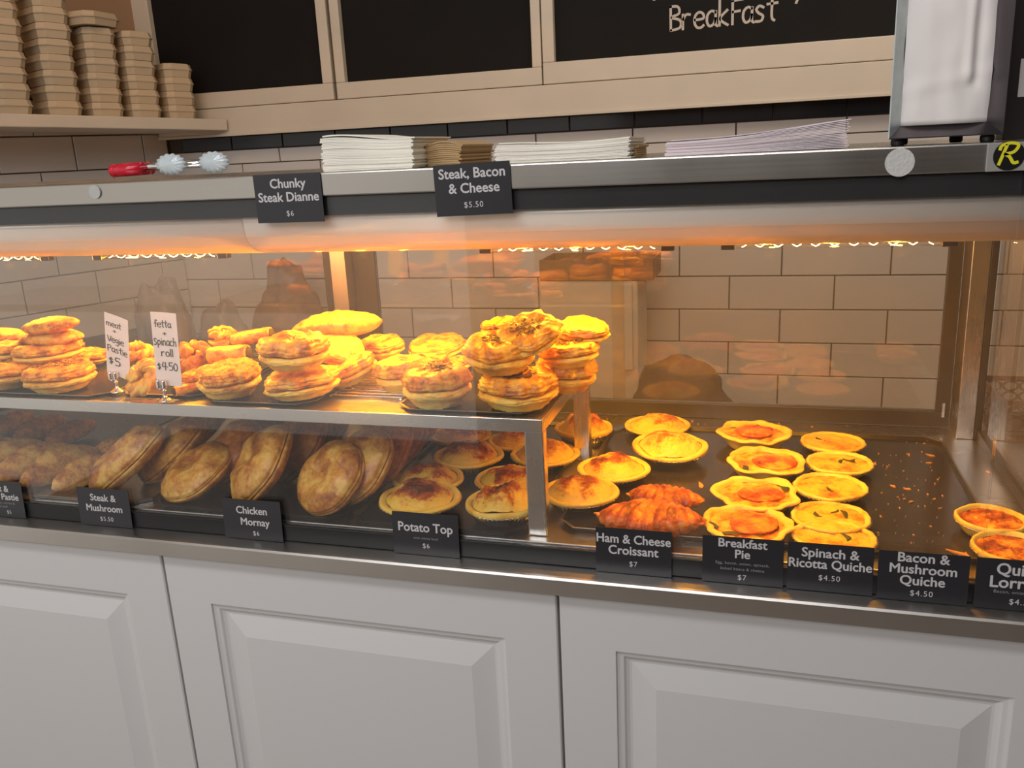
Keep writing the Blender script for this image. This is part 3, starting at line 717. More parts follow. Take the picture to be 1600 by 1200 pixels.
def breakfast_pie(seed, tomato=(0, 0), rt=.022, leaves=2):
    R = .052; w1 = wob(seed, .010, 1.5); w2 = wob(seed+3, .006, 3.3); w3 = wob(seed+6, .010, 1.8)
    cr_ = smoothprof([(.66*R, 0), (.74*R, .002), (.84*R, .014), (.94*R, .024), (1.02*R, .030), (1.05*R, .0335), (1.02*R, .0372), (.95*R, .0378), (.89*R, .035), (.85*R, .028)], 3)
    def d(t, i, r, z):
        k = (z/.036)**2
        return (w1(t)+w2(t))*k, (w3(t)*.7+w2(t+1)*.4)*k
    v, f = lathe(cr_, 80, d, close_top=False); mc = mesh('crust', v, f, True)
    zf = lambda x, y: .0295+.003*(1-(math.hypot(x, y)/(R*.9))**2)+.0065*nz(x, y, seed, 55)+.0035*nz(x, y, seed+4, 140)
    N = 56; prof = [R*.93*(1-i/20.0) for i in range(20)]+[.0004]; v = []; f = []
    for i, r in enumerate(prof):
        for k in range(N):
            t = k/N*math.tau; q = r+(w1(t)+w2(t))*r/R; x, y = q*math.cos(t), q*math.sin(t); v.append((x, y, zf(x, y)))
    for i in range(len(prof)-1):
        for k in range(N): f.append((i*N+k, i*N+(k+1) % N, (i+1)*N+(k+1) % N, (i+1)*N+k))
    parts = [('crust', mc, 'short'), ('filling', mesh('filling', v, f, True), 'cheese')]
    tx, ty = tomato
    v, f = blob(rt*1.15, rt, .0075, seed, .10, 1.4, 36, 14, zf(tx, ty)+.0035, (tx, ty), .8)
    parts.append(('tomato_slice', mesh('tomato_slice', v, f, True), 'tomato'))
    rd = random.Random(seed+40)
    for j in range(leaves):
        t = rd.random()*math.tau; r = R*.72; x, y = r*math.cos(t), r*math.sin(t)
        parts.append(('spinach_leaf', leaf(.013, seed+j, (x, y, zf(x, y)+.003), t+1.5, .4).me('spinach_leaf', True), 'spinach'))
    return parts
def round_pasty(seed, mat='pasty', sx=1., sy=1., thick=1.0):
    R = .050; w1 = wob(seed, .004, 1.4); w3 = wob(seed+3, .004, 1.5)
    bot = smoothprof([(.0, .001), (.6*R, .0), (.85*R, .003), (.97*R, .0085), (1.0*R, .0115), (.985*R, .0135), (.955*R, .0138)], 3)
    v, f = lathe(bot, 60, lambda t, i, r, z: (w1(t)*r/R, w3(t)*.3*r/R), sx=sx, sy=sy, close_top=False); mb = mesh('base_dough', v, f, True)
    top = smoothprof([(.955*R, .0140), (.985*R, .0152), (.975*R, .0185), (.93*R, .0225), (.84*R, .0275), (.70*R, .0320), (.52*R, .0345), (.33*R, .0335), (.16*R, .0300), (0, .0290)], 3)
    def d(t, i, r, z):
        x, y = r*math.cos(t), r*math.sin(t); k = (z-.014)/.02
        return w1(t)*r/R+.0007*math.sin(z*4200+seed)*(r > .8*R), w3(t)*.3*r/R+.0045*nz(x, y, seed, 42)*k+.0020*nz(x, y, seed+4, 110)*k
    v, f = lathe(top, 60, d, sx=sx, sy=sy); v = [(x, y, .014+(z-.014)*thick) for x, y, z in v]; mt = mesh('top_dough', v, f, True)
    return [('base_dough', mb, mat), ('top_dough', mt, mat)]
def long_pasty(seed, mat='pasty_dark', L=.16, W=.019, Hh=.046, ridge=.007, ridgeamp=.0016):
    nu, nv = 56, 36; v = []; f = []
    for i in range(nu+1):
        u = i/nu; e = max(0.02, math.sin(math.pi*u))**.55; x = (u-.5)*L
        for k in range(nv):
            a = k/nv*math.tau; cy, sz = math.cos(a), math.sin(a)
            y = W*e*math.copysign(abs(cy)**.85, cy); z = Hh*.5*e*math.copysign(abs(sz)**.8, sz)
            rid = math.exp(-((a-math.pi/2)/.22)**2)
            z += rid*e*(ridge+ridgeamp*math.sin(u*46+seed)); y += rid*e*.0018*math.sin(u*46+1.2+seed)
            d = .0022*nz(x, y*1.3+seed, z, 30)+.0006*nz(x, y, z+seed, 120)
            v.append((x, y+d*cy*1.2, Hh*.5*.96+z+d*sz))
    for i in range(nu):
        for k in range(nv): f.append((i*nv+k, i*nv+(k+1) % nv, (i+1)*nv+(k+1) % nv, (i+1)*nv+k))
    f.append(tuple(range(nv))[::-1]); f.append(tuple(nu*nv+k for k in range(nv)))
    return mesh('dough', v, f, True)
def croissant(seed):
    nu, nv = 150, 34; v = []; f = []; Ra = .052
    for i in range(nu+1):
        u = i/nu; a = (u-.5)*2.3
        cx, cy = Ra*math.sin(a)*1.25, -Ra*math.cos(a)*.75+.03
        tx, ty = math.cos(a)*1.25, math.sin(a)*.75; l = math.hypot(tx, ty); nx, ny = -ty/l, tx/l
        prof = max(.04, math.sin(math.pi*u))**.75
        for k in range(nv):
            b = k/nv*math.tau
            s = (7*u+.10*math.sin(b)*(1 if u < .5 else -1)) % 1.0
            sym = abs(u-.5)*2
            saw = 1+.22*(1-abs(((5.5*sym+.10*math.sin(b+1)) % 1.0)*2-1))**.6-.08
            r = .0290*prof*saw*(1+.08*noise.noise(Vector((u*9, math.cos(b), math.sin(b)+seed))))
            hx = r*math.cos(b); hz = r*math.sin(b)*.85
            v.append((cx+nx*hx, cy+ny*hx, .0185*min(1, prof+.25)+hz))
    for i in range(nu):
        for k in range(nv): f.append((i*nv+k, i*nv+(k+1) % nv, (i+1)*nv+(k+1) % nv, (i+1)*nv+k))
    f.append(tuple(range(nv))[::-1]); f.append(tuple(nu*nv+k for k in range(nv)))
    body = mesh('croissant_dough', v, f, True)
    # ham and cheese tongue squeezing out of the cut
    nu, nv = 30, 10; v = []; f = []
    for side in (1, -1):
        for i in range(nu+1):
            u = i/nu; a = (u-.5)*1.7
            for k in range(nv):
                t = k/(nv-1); rr = Ra*(.55+.78*t)
                x, y = rr*math.sin(a)*1.22, -rr*math.cos(a)*.78+.031
                v.append((x, y, .0165+.0030*math.sin(u*22+seed)*t+.003*math.sin(u*9+2*seed)*abs(t-.5)+(.0012 if side > 0 else -.0012)))
    n1 = (nu+1)*nv
    for i in range(nu):
        for k in range(nv-1):
            q = (i*nv+k, i*nv+k+1, (i+1)*nv+k+1, (i+1)*nv+k); f.append(q); f.append(tuple(n1+j for j in q[::-1]))
    for i in range(nu):
        for k in (0, nv-1): f.append((i*nv+k, (i+1)*nv+k, n1+(i+1)*nv+k, n1+i*nv+k))
    for i in (0, nu):
        for k in range(nv-1): f.append((i*nv+k, i*nv+k+1, n1+i*nv+k+1, n1+i*nv+k))
    return [('dough', body, 'croissant'), ('cheese_filling', mesh('cheese_filling', v, f, True), 'cheese')]
def twist(seed, turns=1.7, r0=.028, h=.030, tube_r=.0125, lid='lid'):
    nu, nv = 150, 20; v = []; f = []
    for i in range(nu+1):
        u = i/nu; a = u*turns*math.tau+seed
        R = r0*(1-u*.72); c = Vector((R*math.cos(a), R*math.sin(a), .011+h*u))
        c += Vector((.004*nz(u*5, seed, 0), .004*nz(u*5, seed, 4), .004*nz(u*4, seed, 9)))
        t = Vector((-math.sin(a), math.cos(a), .2)).normalized(); n1 = Vector((math.cos(a), math.sin(a), 0)); n2 = t.cross(n1)
        e = min(1, 8*u+.15, 6*(1-u)+.1)
        for k in range(nv):
            b = k/nv*math.tau
            r = tube_r*e*(1+.42*abs(math.sin(1.5*(b+u*26)))-.25+.15*nz(u*20, math.cos(b), math.sin(b)+seed))
            v.append(c+n1*r*math.cos(b)+n2*r*math.sin(b))
    for i in range(nu):
        for k in range(nv): f.append((i*nv+k, i*nv+(k+1) % nv, (i+1)*nv+(k+1) % nv, (i+1)*nv+k))
    f.append(tuple(range(nv))[::-1]); f.append(tuple(nu*nv+k for k in range(nv)))
    return [('twisted_dough', mesh('twisted_dough', v, f, True), lid)]
def short_roll(seed, L=.075, R=.016):
    nu, nv = 30, 30; v = []; f = []
    for i in range(nu+1):
        u = i/nu; x = (u-.5)*L
        for k in range(nv):
            b = k/nv*math.tau; r = R*(1+.10*nz(math.cos(b)*1.5, math.sin(b)*1.5, u*3+seed)+.05*nz(math.cos(b)*5, math.sin(b)*5, u*9+seed))
            r *= (1-.10*abs(2*u-1)**6); v.append((x, r*math.cos(b)*1.15, R*.92+r*math.sin(b)))
    for i in range(nu):
        for k in range(nv): f.append((i*nv+k, i*nv+(k+1) % nv, (i+1)*nv+(k+1) % nv, (i+1)*nv+k))
    f.append(tuple(range(nv))[::-1]); f.append(tuple(nu*nv+k for k in range(nv)))
    fv = []; ff = []
    m = MB()
    for s in (-1, 1):
        vv, fc = blob(.006, R*.86, R*.74, seed+s, .18, 2.5, 20, 12, R*.92, (s*(L/2), 0)); m.add(vv, fc)
    return [('pastry_wrap', mesh('pastry_wrap', v, f, True), 'lid'), ('filling', m.me('filling', True), 'spinach_fill')]
LIB = {}
def lib(key, fn):
    if key not in LIB: LIB[key] = fn()
    return LIB[key]
KIND = {
 'pieA': lambda s: meat_pie(s, True), 'pieB': lambda s: meat_pie(s, False), 'pieC': lambda s: meat_pie(s, False, 'seeded', .95),
 'pieL': lambda s: meat_pie(s, True, 'seeded', .95, top_n=90),
 'pot': lambda s: potato_top(s), 'potp': lambda s: potato_top(s, 'mash_pale', 1.1),
 'qui': lambda s: quiche(s, 'quiche', 3), 'quin': lambda s: quiche(s, 'quiche', 1), 'lor': lambda s: quiche(s, 'lorraine', 0, .6),
 'pas': lambda s: round_pasty(s), 'paso': lambda s: round_pasty(s, 'pasty', 1.35, .9, 1.15), 'pasd': lambda s: round_pasty(s, 'pasty_dark'),
 'lon': lambda s: [('dough', long_pasty(s), 'pasty_dark')], 'lonl': lambda s: [('dough', long_pasty(s, 'pasty', ridge=.009, ridgeamp=.0012), 'pasty')],
 'lons': lambda s: [('dough', long_pasty(s, 'seeded', .12, .034, .034, .002, .001), 'seeded')],
 'lonk': lambda s: [('dough', long_pasty(s, 'lid', .13, .036, .034, .001, .001), 'lid')],
 'cro': croissant, 'twi': lambda s: twist(s), 'rol': lambda s: short_roll(s),
 'bf0': lambda s: breakfast_pie(s, (0, -.004), .025), 'bf1': lambda s: breakfast_pie(s, (.013, -.004), .026), 'bf2': lambda s: breakfast_pie(s, (.006, -.002), .026, 1), 'bf3': lambda s: breakfast_pie(s, (.004, -.010), .027, 3),
}
W0 = {'pieA': .106, 'pieB': .106, 'pieC': .106, 'pieL': .106, 'pot': .108, 'potp': .108, 'qui': .103, 'quin': .103, 'lor': .103, 'pas': .100, 'paso': .135, 'pasd': .1, 'lon': .15, 'lonl': .15, 'lons': .12, 'lonk': .13,
      'cro': .145, 'twi': .078, 'rol': .085, 'bf0': .112, 'bf1': .112, 'bf2': .112, 'bf3': .112}
def food(name, cat, kind, seed, cx, cy, wpx, ground, label, group=None, rot=(0, 0, 0), sz=1.0, w0=None, hpx=None, back=1.39):
    if kind[:3] == 'pie': sz *= .80
    """stands a food on the plane z=ground so that its middle is seen at (cx,cy)"""
    parts = lib((kind, seed), lambda: KIND[kind](seed))
    ra = [math.radians(a) for a in rot]
    E = np.array(Matrix.Rotation(ra[0], 3, 'X') @ Matrix.Rotation(ra[1], 3, 'Y') @ Matrix.Rotation(ra[2], 3, 'Z'))   # spin, then lean
    co = np.concatenate([np.array([tuple(v.co) for v in m.vertices]) for _, m, _ in parts[:3]])
    mid0 = np.array([0, 0, (co[:, 2].min()+co[:, 2].max())/2]); s = 1.0; zc = ground+.02; tx, ty = float(cx), float(cy)
    for it in range(12):                       # size and place it so that its outline covers the measured extent in the photo
        S = np.array([s, s, s*sz]); w = (E @ ((co-mid0)*S).T).T; zc = ground-w[:, 2].min()
        p = atZ(tx, ty, zc); q = (M3 @ (w+p).T).T
        X = 800+F*q[:, 0]/q[:, 2]; Y = 600-F*q[:, 1]/q[:, 2]
        s *= wpx/(X.max()-X.min())
        if hpx: sz = min(1.5, max(.5, sz*(hpx/(Y.max()-Y.min()))**.7))
        tx += cx-(X.max()+X.min())/2; ty += cy-(Y.max()+Y.min())/2
    S = np.array([s, s, s*sz]); w = (E @ ((co-mid0)*S).T).T; zc = ground-w[:, 2].min(); p = atZ(tx, ty, zc)
    front = p[1]+w[:, 1].min()
    if front < .8955: p = p+np.array([p[0]/p[1], 1, 0])*(.8955-front)     # keep it behind the front glass
    if back:
        bk_ = p[1]+w[:, 1].max()
        if bk_ > back: p = p-np.array([p[0]/p[1], 1, 0])*(bk_-back)
    o = p-E @ (mid0*S); E = Matrix(E)
    e = tag(empty(name, tuple(o), E.to_euler()), label, cat, group); e.scale = tuple(S)
    made = {}
    for nm, me_, mt in parts:
        host = made.get('lid') if nm == 'topping' else (made.get('filling') if nm in ('spinach_leaf', 'tomato_slice') else None)
        c = put(nm, me_, MT[mt], host or e); made[nm] = c
        if nm == 'topping': c['kind'] = 'stuff'
    return e
G1 = ZSH+.0035+.0012       # on the shelf trays
G0 = ZSH+.0008
GD = ZD+.0022             # on the deck trays
MP = 'meat_pie'
g = 'scorched-top pies at the right end of the shelf'
food(MP, 'pie', 'pieA', 1, 810, 621, 133, G1, 'round pie with scorched flaky top at the shelf\'s front right corner', g, (0, 0, 20), hpx=78)
food(MP, 'pie', 'pieA', 2, 684, 616, 118, G1, 'round pie with dark chopped topping, front left on the scorched-top tray', g, (0, 0, 140), hpx=80)
food(MP, 'pie', 'pieA', 3, 779, 552, 118, G1+.041, 'pie with dark chopped topping stacked across the two front scorched-top pies', g, (4, 3, 250), hpx=73)
food(MP, 'pie', 'pieA', 4, 884, 583, 102, G1, 'scorched-top pie on the tray behind the front right corner pie', g, (0, 2, 70), hpx=66)
food(MP, 'pie', 'pieA', 5, 889, 552, 98, G1+.034, 'pie lying on the rear right pie, under the rightmost top pie', g, (0, -3, 200), hpx=50)
food(MP, 'pie', 'pieB', 6, 911, 516, 88, G1+.056, 'brightly lit pie at the top right of the scorched-top pile', g, (6, 6, 30), hpx=48)
food(MP, 'pie', 'pieA', 7, 828, 521, 108, G1+.060, 'highest pie of the pile, glowing yellow with reddish flakes, tipped forward', g, (24, -6, 110), hpx=76)
food(MP, 'pie', 'pieB', 8, 780, 509, 60, G1+.060, 'small bit of a pie peeping out left behind the highest pie', g, (0, -8, 0))
g = 'plain golden pies in the middle of the shelf'
food(MP, 'pie', 'pieB', 11, 684, 541, 92, G0, 'golden pie with folded lid at the back, left of the tall scorched-top pile', g, (8, 0, 0), hpx=44)
food(MP, 'pie', 'pieB', 12, 632, 584, 104, G0, 'golden pie standing on the shelf left of the dark chopped-topping pie', g, (0, 0, 60), hpx=64)
food(MP, 'pie', 'pieC', 13, 672, 566, 62, G0+.010, 'small reddish flaky pie wedged behind the golden middle pie', g, (0, 0, 10))
food(MP, 'pie', 'pieC', 14, 712, 568, 54, G0, 'orange pie mostly hidden behind the stacked scorched-top pie', g, (0, 0, 10))
food(MP, 'pie', 'pieB', 15, 597, 542, 72, G0+.010, 'small brightly lit pie at the back below the long yellow pasty', g, (6, 0, 200), hpx=42)
food(MP, 'pie', 'pieB', 16, 546, 578, 88, G0+.002, 'orange pie tilted to the left, right of the double-lidded front pie', g, (10, -16, 40))
food('oval_pasty', 'pasty', 'lonk', 3, 527, 508, 142, G0+.050, 'long bright yellow pasty on top of the pile left of centre', None, (0, -4, 8), hpx=48)
food(MP, 'pie', 'pieB', 18, 528, 545, 84, G0+.030, 'tilted pie with an open side just beneath the long yellow pasty', g, (20, 14, 40), hpx=48)
g = 'chunky steak pies at the front of the shelf'
food(MP, 'pie', 'pieB', 21, 474, 613, 128, G1, 'double-lidded pie with a flat brown lid at the shelf front', g, (0, -4, 15), hpx=62)
food(MP, 'pie', 'pieB', 22, 458, 549, 119, G1+.040, 'double-lidded pie stacked on the shelf-front pair, torn cheesy top', g, (2, 2, 95), hpx=68)
food(MP, 'pie', 'pieC', 23, 358, 602, 110, G1, 'domed flaky pie at the shelf front, right of the fetta sign', g, (2, 2, 170), hpx=70)
food(MP, 'pie', 'pieC', 24, 318, 588, 76, G1, 'orange flaky pie just behind the domed front pie', g, (0, -6, 10))
g = 'fetta and spinach rolls behind the paper signs'
TW = 'twisted_roll'
food(TW, 'pastry roll', 'twi', 1, 306, 560, 58, G1+.004, 'tall coiled pastry twist right beside the fetta sign', g, (26, 0, 20), hpx=74)
food(TW, 'pastry roll', 'twi', 2, 349, 528, 50, G1+.036, 'knotted pastry twist with a pointed tip, highest of the twists', g, (10, 20, 120), hpx=40)
food(TW, 'pastry roll', 'twi', 3, 228, 590, 66, G1, 'pastry twist standing between the two paper signs', g, (40, -10, 220), hpx=60)
food(TW, 'pastry roll', 'twi', 4, 216, 550, 54, G1+.016, 'pastry twist seen behind and between the two paper signs, higher one', g, (0, 0, 300))
food('spinach_roll', 'pastry roll', 'rol', 1, 394, 526, 72, G1+.042, 'short pastry roll with dark filling at its end, on top left of the stacked pie', g, (0, -8, 14), hpx=30)
food('spinach_roll', 'pastry roll', 'rol', 2, 358, 554, 74, G1+.024, 'short pastry roll with dark filling, lying above the domed front pie', g, (0, -3, 10), hpx=32)
food('spinach_roll', 'pastry roll', 'rol', 3, 290, 608, 44, G1, 'dark-filled pastry roll end on the tray beside the fetta sign\'s base', g, (0, 0, 60))
g = 'seeded pies and pasties at the left end of the shelf'
food('seeded_pie', 'pie', 'pieL', 31, 93, 589, 122, G1, 'seeded pie at the shelf front left of the meat and vegie sign', g, (0, 0, 10), hpx=60)
food('seeded_pie', 'pie', 'pieL', 32, 8, 584, 126, G1, 'seeded pie cut by the left edge of the photo', g, (0, 0, 190), hpx=62)
food('seeded_pie', 'pie', 'pieC', 33, 74, 550, 118, G1+.028, 'seeded pie lying behind and above the left shelf-front pie', g, (0, 0, 100), hpx=44)
food('seeded_pasty', 'pasty', 'lons', 34, 80, 527, 104, G1+.052, 'bright pasty second from the top of the left pile', g, (0, 0, 4), hpx=28)
food('seeded_pasty', 'pasty', 'lons', 35, 79, 508, 92, G1+.070, 'topmost pasty of the left pile, glowing orange', g, (0, -5, 8), hpx=30)
food('seeded_pasty', 'pasty', 'lons', 36, 0, 525, 84, G1+.050, 'bright yellow pasty high at the left edge of the photo', g, (0, 0, 0), hpx=26)
food('seeded_pie', 'pie', 'pieC', 37, 142, 556, 62, G1, 'orange pie behind, between the left front pie and the vegie sign', g, (0, 8, 0))
food('seeded_pie', 'pie', 'pieC', 38, 2, 549, 100, G1+.030, 'orange pie under the bright yellow pasty at the left edge', g, (0, 0, 50), hpx=44)

# deck: potato top pies
PT = 'potato_top_pie'; g = 'potato top pies on the deck tray'
food(PT, 'pie', 'pot', 1, 658, 799, 138, GD, 'potato top pie right behind the Potato Top sign', g, (0, 0, 160), hpx=74)
food(PT, 'pie', 'pot', 2, 786, 798, 120, GD, 'front potato top pie with a tall brown peak, left of the shelf leg', g, (0, 0, 90), hpx=80)
food(PT, 'pie', 'pot', 3, 669, 752, 114, GD, 'browned potato top pie, second from the front in the left column', g, (0, 0, 30), hpx=58)
food(PT, 'pie', 'pot', 4, 797, 752, 112, GD, 'browned potato top pie, second from the front in the column by the leg', g, (0, 0, 200), hpx=54)
food(PT, 'pie', 'pot', 5, 732, 715, 112, GD, 'brown-peaked potato top pie in the shade, middle of the third row', g, (0, 0, 60), hpx=56)
food(PT, 'pie', 'pot', 6, 720, 682, 98, GD, 'shaded potato top pie just below the shelf edge', g, (0, 0, 250), hpx=46)
food(PT, 'pie', 'potp', 7, 808, 690, 92, GD, 'shaded potato top pie below the shelf edge, left of the leg', g, (0, 0, 120), hpx=44)
food(PT, 'pie', 'potp', 8, 852, 711, 110, GD, 'potato top pie half hidden by the front shelf leg, second row back', g, (0, 0, 10), hpx=52)
food(PT, 'pie', 'pot', 9, 912, 672, 92, GD, 'potato top pie crossed by the rear shelf leg', g, (0, 0, 80), hpx=56)
food(PT, 'pie', 'pot', 10, 907, 772, 124, GD, 'potato top pie immediately right of the front shelf leg', g, (0, 0, 150), hpx=62)
food(PT, 'pie', 'pot', 11, 959, 734, 116, GD, 'browned potato top pie right of the shelf, above the croissants', g, (0, 0, 220), hpx=58)
food(PT, 'pie', 'potp', 12, 1027, 666, 104, GD, 'rearmost potato top pie right of the shelf legs', g, (0, 0, 320), hpx=42)
food(PT, 'pie', 'potp', 13, 1047, 701, 120, GD+.002, 'pale yellow potato top pie leaning on the rearmost one', g, (3, 2, 40), hpx=58)
# croissants
g = 'ham and cheese croissants'; CR = 'filled_croissant'
food(CR, 'croissant', 'cro', 1, 1010, 842, 172, GD, 'front croissant behind the Ham & Cheese sign', g, (0, 0, -4), hpx=66)
food(CR, 'croissant', 'cro', 2, 1032, 806, 146, GD+.010, 'middle croissant with cheese spilling out at its left end', g, (6, 0, -10), hpx=56)
food(CR, 'croissant', 'cro', 3, 1040, 779, 124, GD+.006, 'rear croissant of the three, folded top', g, (6, 0, -4), hpx=46)
# breakfast pies
g = 'breakfast pies with tomato'; BP = 'breakfast_pie'
food(BP, 'pie', 'bf0', 1, 1178, 682, 120, GD, 'rearmost breakfast pie with a frilled crust and tomato', g, (0, 0, 0), hpx=52)
food(BP, 'pie', 'bf1', 2, 1197, 725, 124, GD, 'breakfast pie with a tomato slice to the right, second from the back', g, (0, 0, 0), hpx=54)
food(BP, 'pie', 'bf2', 3, 1180, 776, 142, GD, 'large breakfast pie with a leaf above its tomato slice', g, (0, 0, 15), hpx=64)
food(BP, 'pie', 'bf3', 4, 1170, 848, 154, GD, 'front breakfast pie behind the Breakfast Pie sign', g, (0, 0, 50), hpx=76)
# quiches
g = 'spinach and ricotta quiches'; Q = 'quiche'
food(Q, 'quiche', 'quin', 1, 1302, 694, 106, GD, 'rearmost quiche of the spinach column', g, (0, 0, 10), hpx=40)
food(Q, 'quiche', 'qui', 2, 1312, 727, 112, GD, 'quiche with a dark leaf, second from the back of its column', g, (0, 0, 0), hpx=46)
food(Q, 'quiche', 'quin', 3, 1297, 764, 122, GD, 'plain yellow quiche in the middle of its column', g, (0, 0, 100), hpx=52)
food(Q, 'quiche', 'qui', 4, 1299, 811, 130, GD, 'quiche with a star of dark spinach leaves', g, (0, 0, 200), hpx=56)
food(Q, 'quiche', 'quin', 5, 1303, 865, 144, GD, 'front quiche behind the Spinach & Ricotta sign', g, (0, 0, 300), hpx=62)
g = 'lorraine quiches at the right end'
food(Q, 'quiche', 'lor', 6, 1550, 818, 122, ZD+.0006, 'browned quiche on the bare steel deck at the right end, rear one', g, (0, 0, 0), hpx=64)
food(Q, 'quiche', 'lor', 7, 1580, 877, 138, ZD+.0006, 'browned quiche behind the Quiche Lorraine sign, front one', g, (0, 0, 90), hpx=72)
# round pasties: standing discs leaning back
g = 'round chicken pasties'; RP = 'round_pasty'
food(RP, 'pasty', 'pas', 1, 521, 780, 114, GD, 'round pasty with a dimple facing front, right of the Chicken Mornay sign', g, (44, -20, 8))
food(RP, 'pasty', 'pas', 2, 564, 730, 104, GD, 'round pasty leaning second behind the dimpled front one', g, (42, -28, 80))
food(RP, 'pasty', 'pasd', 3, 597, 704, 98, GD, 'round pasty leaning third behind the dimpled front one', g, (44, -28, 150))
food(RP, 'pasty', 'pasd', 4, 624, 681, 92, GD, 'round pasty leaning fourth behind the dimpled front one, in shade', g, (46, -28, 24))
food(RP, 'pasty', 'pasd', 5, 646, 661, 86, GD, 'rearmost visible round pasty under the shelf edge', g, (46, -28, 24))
g = 'chicken pasties left of the sign'
food(RP, 'pasty', 'pas', 6, 312, 768, 120, GD, 'flat brown-topped pasty left of the Chicken Mornay sign', g, (22, -18, 10))
food(RP, 'pasty', 'pas', 7, 412, 750, 104, GD, 'pale blistered pasty right behind the Chicken Mornay sign', g, (38, -36, 60))
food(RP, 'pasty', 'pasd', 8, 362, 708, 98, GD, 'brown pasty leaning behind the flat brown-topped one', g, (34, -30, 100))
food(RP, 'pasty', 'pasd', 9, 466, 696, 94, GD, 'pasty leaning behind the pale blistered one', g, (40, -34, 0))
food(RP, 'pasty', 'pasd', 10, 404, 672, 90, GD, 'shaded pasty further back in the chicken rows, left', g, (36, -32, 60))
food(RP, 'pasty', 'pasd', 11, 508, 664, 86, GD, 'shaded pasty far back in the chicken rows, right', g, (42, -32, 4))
g = 'oval steak pasties'; OP = 'oval_pasty'
food(OP, 'pasty', 'paso', 1, 205, 756, 130, GD, 'large golden oval pasty behind the Steak & Mushroom sign', g, (26, -30, 34), sz=1.1)
food(OP, 'pasty', 'paso', 2, 268, 702, 108, GD, 'oval pasty second behind the Steak & Mushroom sign', g, (28, -30, 34), sz=1.1)
food(OP, 'pasty', 'paso', 4, 314, 670, 96, GD, 'oval pasty third in the steak row, in shade', g, (30, -30, 34))
g = 'crimped pasties at the left end of the deck'; CP = 'crimped_pasty'
food(CP, 'pasty', 'lonl', 5, 136, 750, 110, GD, 'slim crimped pasty left of the Steak & Mushroom sign', g, (0, -20, 84))
food(CP, 'pasty', 'lonl', 6, 94, 742, 128, GD, 'crimped pasty just right of the cut-off Veggie Pastie sign', g, (0, -20, 86))
food(CP, 'pasty', 'lonl', 7, 52, 734, 132, GD, 'crimped pasty right above the cut-off Veggie Pastie sign', g, (0, -20, 86))
food(CP, 'pasty', 'lonl', 8, 8, 726, 136, GD, 'crimped pasty above the left end of the cut-off sign', g, (0, -20, 86))
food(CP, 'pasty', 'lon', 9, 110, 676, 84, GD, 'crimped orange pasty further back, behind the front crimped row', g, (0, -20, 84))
food(CP, 'pasty', 'lonl', 10, -38, 718, 136, GD, 'crimped pasty just entering at the left photo edge, lower deck', g, (0, -20, 86))
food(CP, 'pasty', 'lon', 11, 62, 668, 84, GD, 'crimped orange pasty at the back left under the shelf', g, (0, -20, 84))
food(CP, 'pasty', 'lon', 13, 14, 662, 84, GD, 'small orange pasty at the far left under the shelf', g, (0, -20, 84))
food(CP, 'pasty', 'lons', 12, 176, 700, 66, GD, 'knobbly pale pasty end behind the crimped pasties', g, (0, 0, 60), hpx=34)

# crumbs and flakes
rd = random.Random(11); m = MB()
def flake(x, y, z, s, a):
    q = []; n = 6
    for k in range(n):
        t = k/n*math.tau; r = s*rd.uniform(.5, 1.1)*(1 if k % 3 else 1.5); X, Y = r*math.cos(t), r*.5*math.sin(t)
        q.append((x+X*math.cos(a)-Y*math.sin(a), y+X*math.sin(a)+Y*math.cos(a), z+rd.uniform(.0006, .0022)))
    b = [(p[0], p[1], z) for p in q]
    m.add(q+b, [tuple(range(n)), tuple(range(n, 2*n))[::-1]]+[(k, n+k, n+(k+1) % n, (k+1) % n) for k in range(n)])
for px, py, s in [(1367, 726, .0052), (1455, 712, .0065), (1452, 724, .0035), (1394, 760, .0042), (1418, 765, .0045), (1424, 785, .0050), (1459, 781, .0024), (1468, 795, .003), (1420, 711, .0025), (1376, 808, .003), (1444, 694, .002)]:
    p = atZ(px, py, ZD+.002); flake(p[0], p[1], ZD+.0022, s, rd.random()*3)
for _ in range(60):
    px, py = rd.uniform(1365, 1475), rd.uniform(690, 850); p = atZ(px, py, ZD+.002); flake(p[0], p[1], ZD+.0022, rd.uniform(.0004, .0013), rd.random()*6)
for _ in range(26):
    px, py = rd.uniform(900, 1540), rd.uniform(655, 668); p = atZ(px, py, ZD); 
    if p[1] < 1.39: flake(p[0], p[1], ZD+.0003, rd.uniform(.0006, .0018), rd.random()*6)
for px, py, s in [(1498, 866, .009), (1510, 868, .006), (1550, 712, .002), (1543, 738, .002), (1095, 760, .0085)]:
    p = atZ(px, py, ZD+.002); flake(p[0], p[1], ZD+.0022, s, rd.random()*3)
for _ in range(30):
    px, py = rd.uniform(170, 330), rd.uniform(652, 690); p = atZ(px, py, ZD+.002); flake(p[0], p[1], ZD+.0022, rd.uniform(.0006, .002), rd.random()*6)
cr = m.build('pastry_crumbs', MT['crumb']); tag(cr, 'scattered golden pastry crumbs and flakes on the dark tray and steel deck', 'crumbs', kind='stuff')

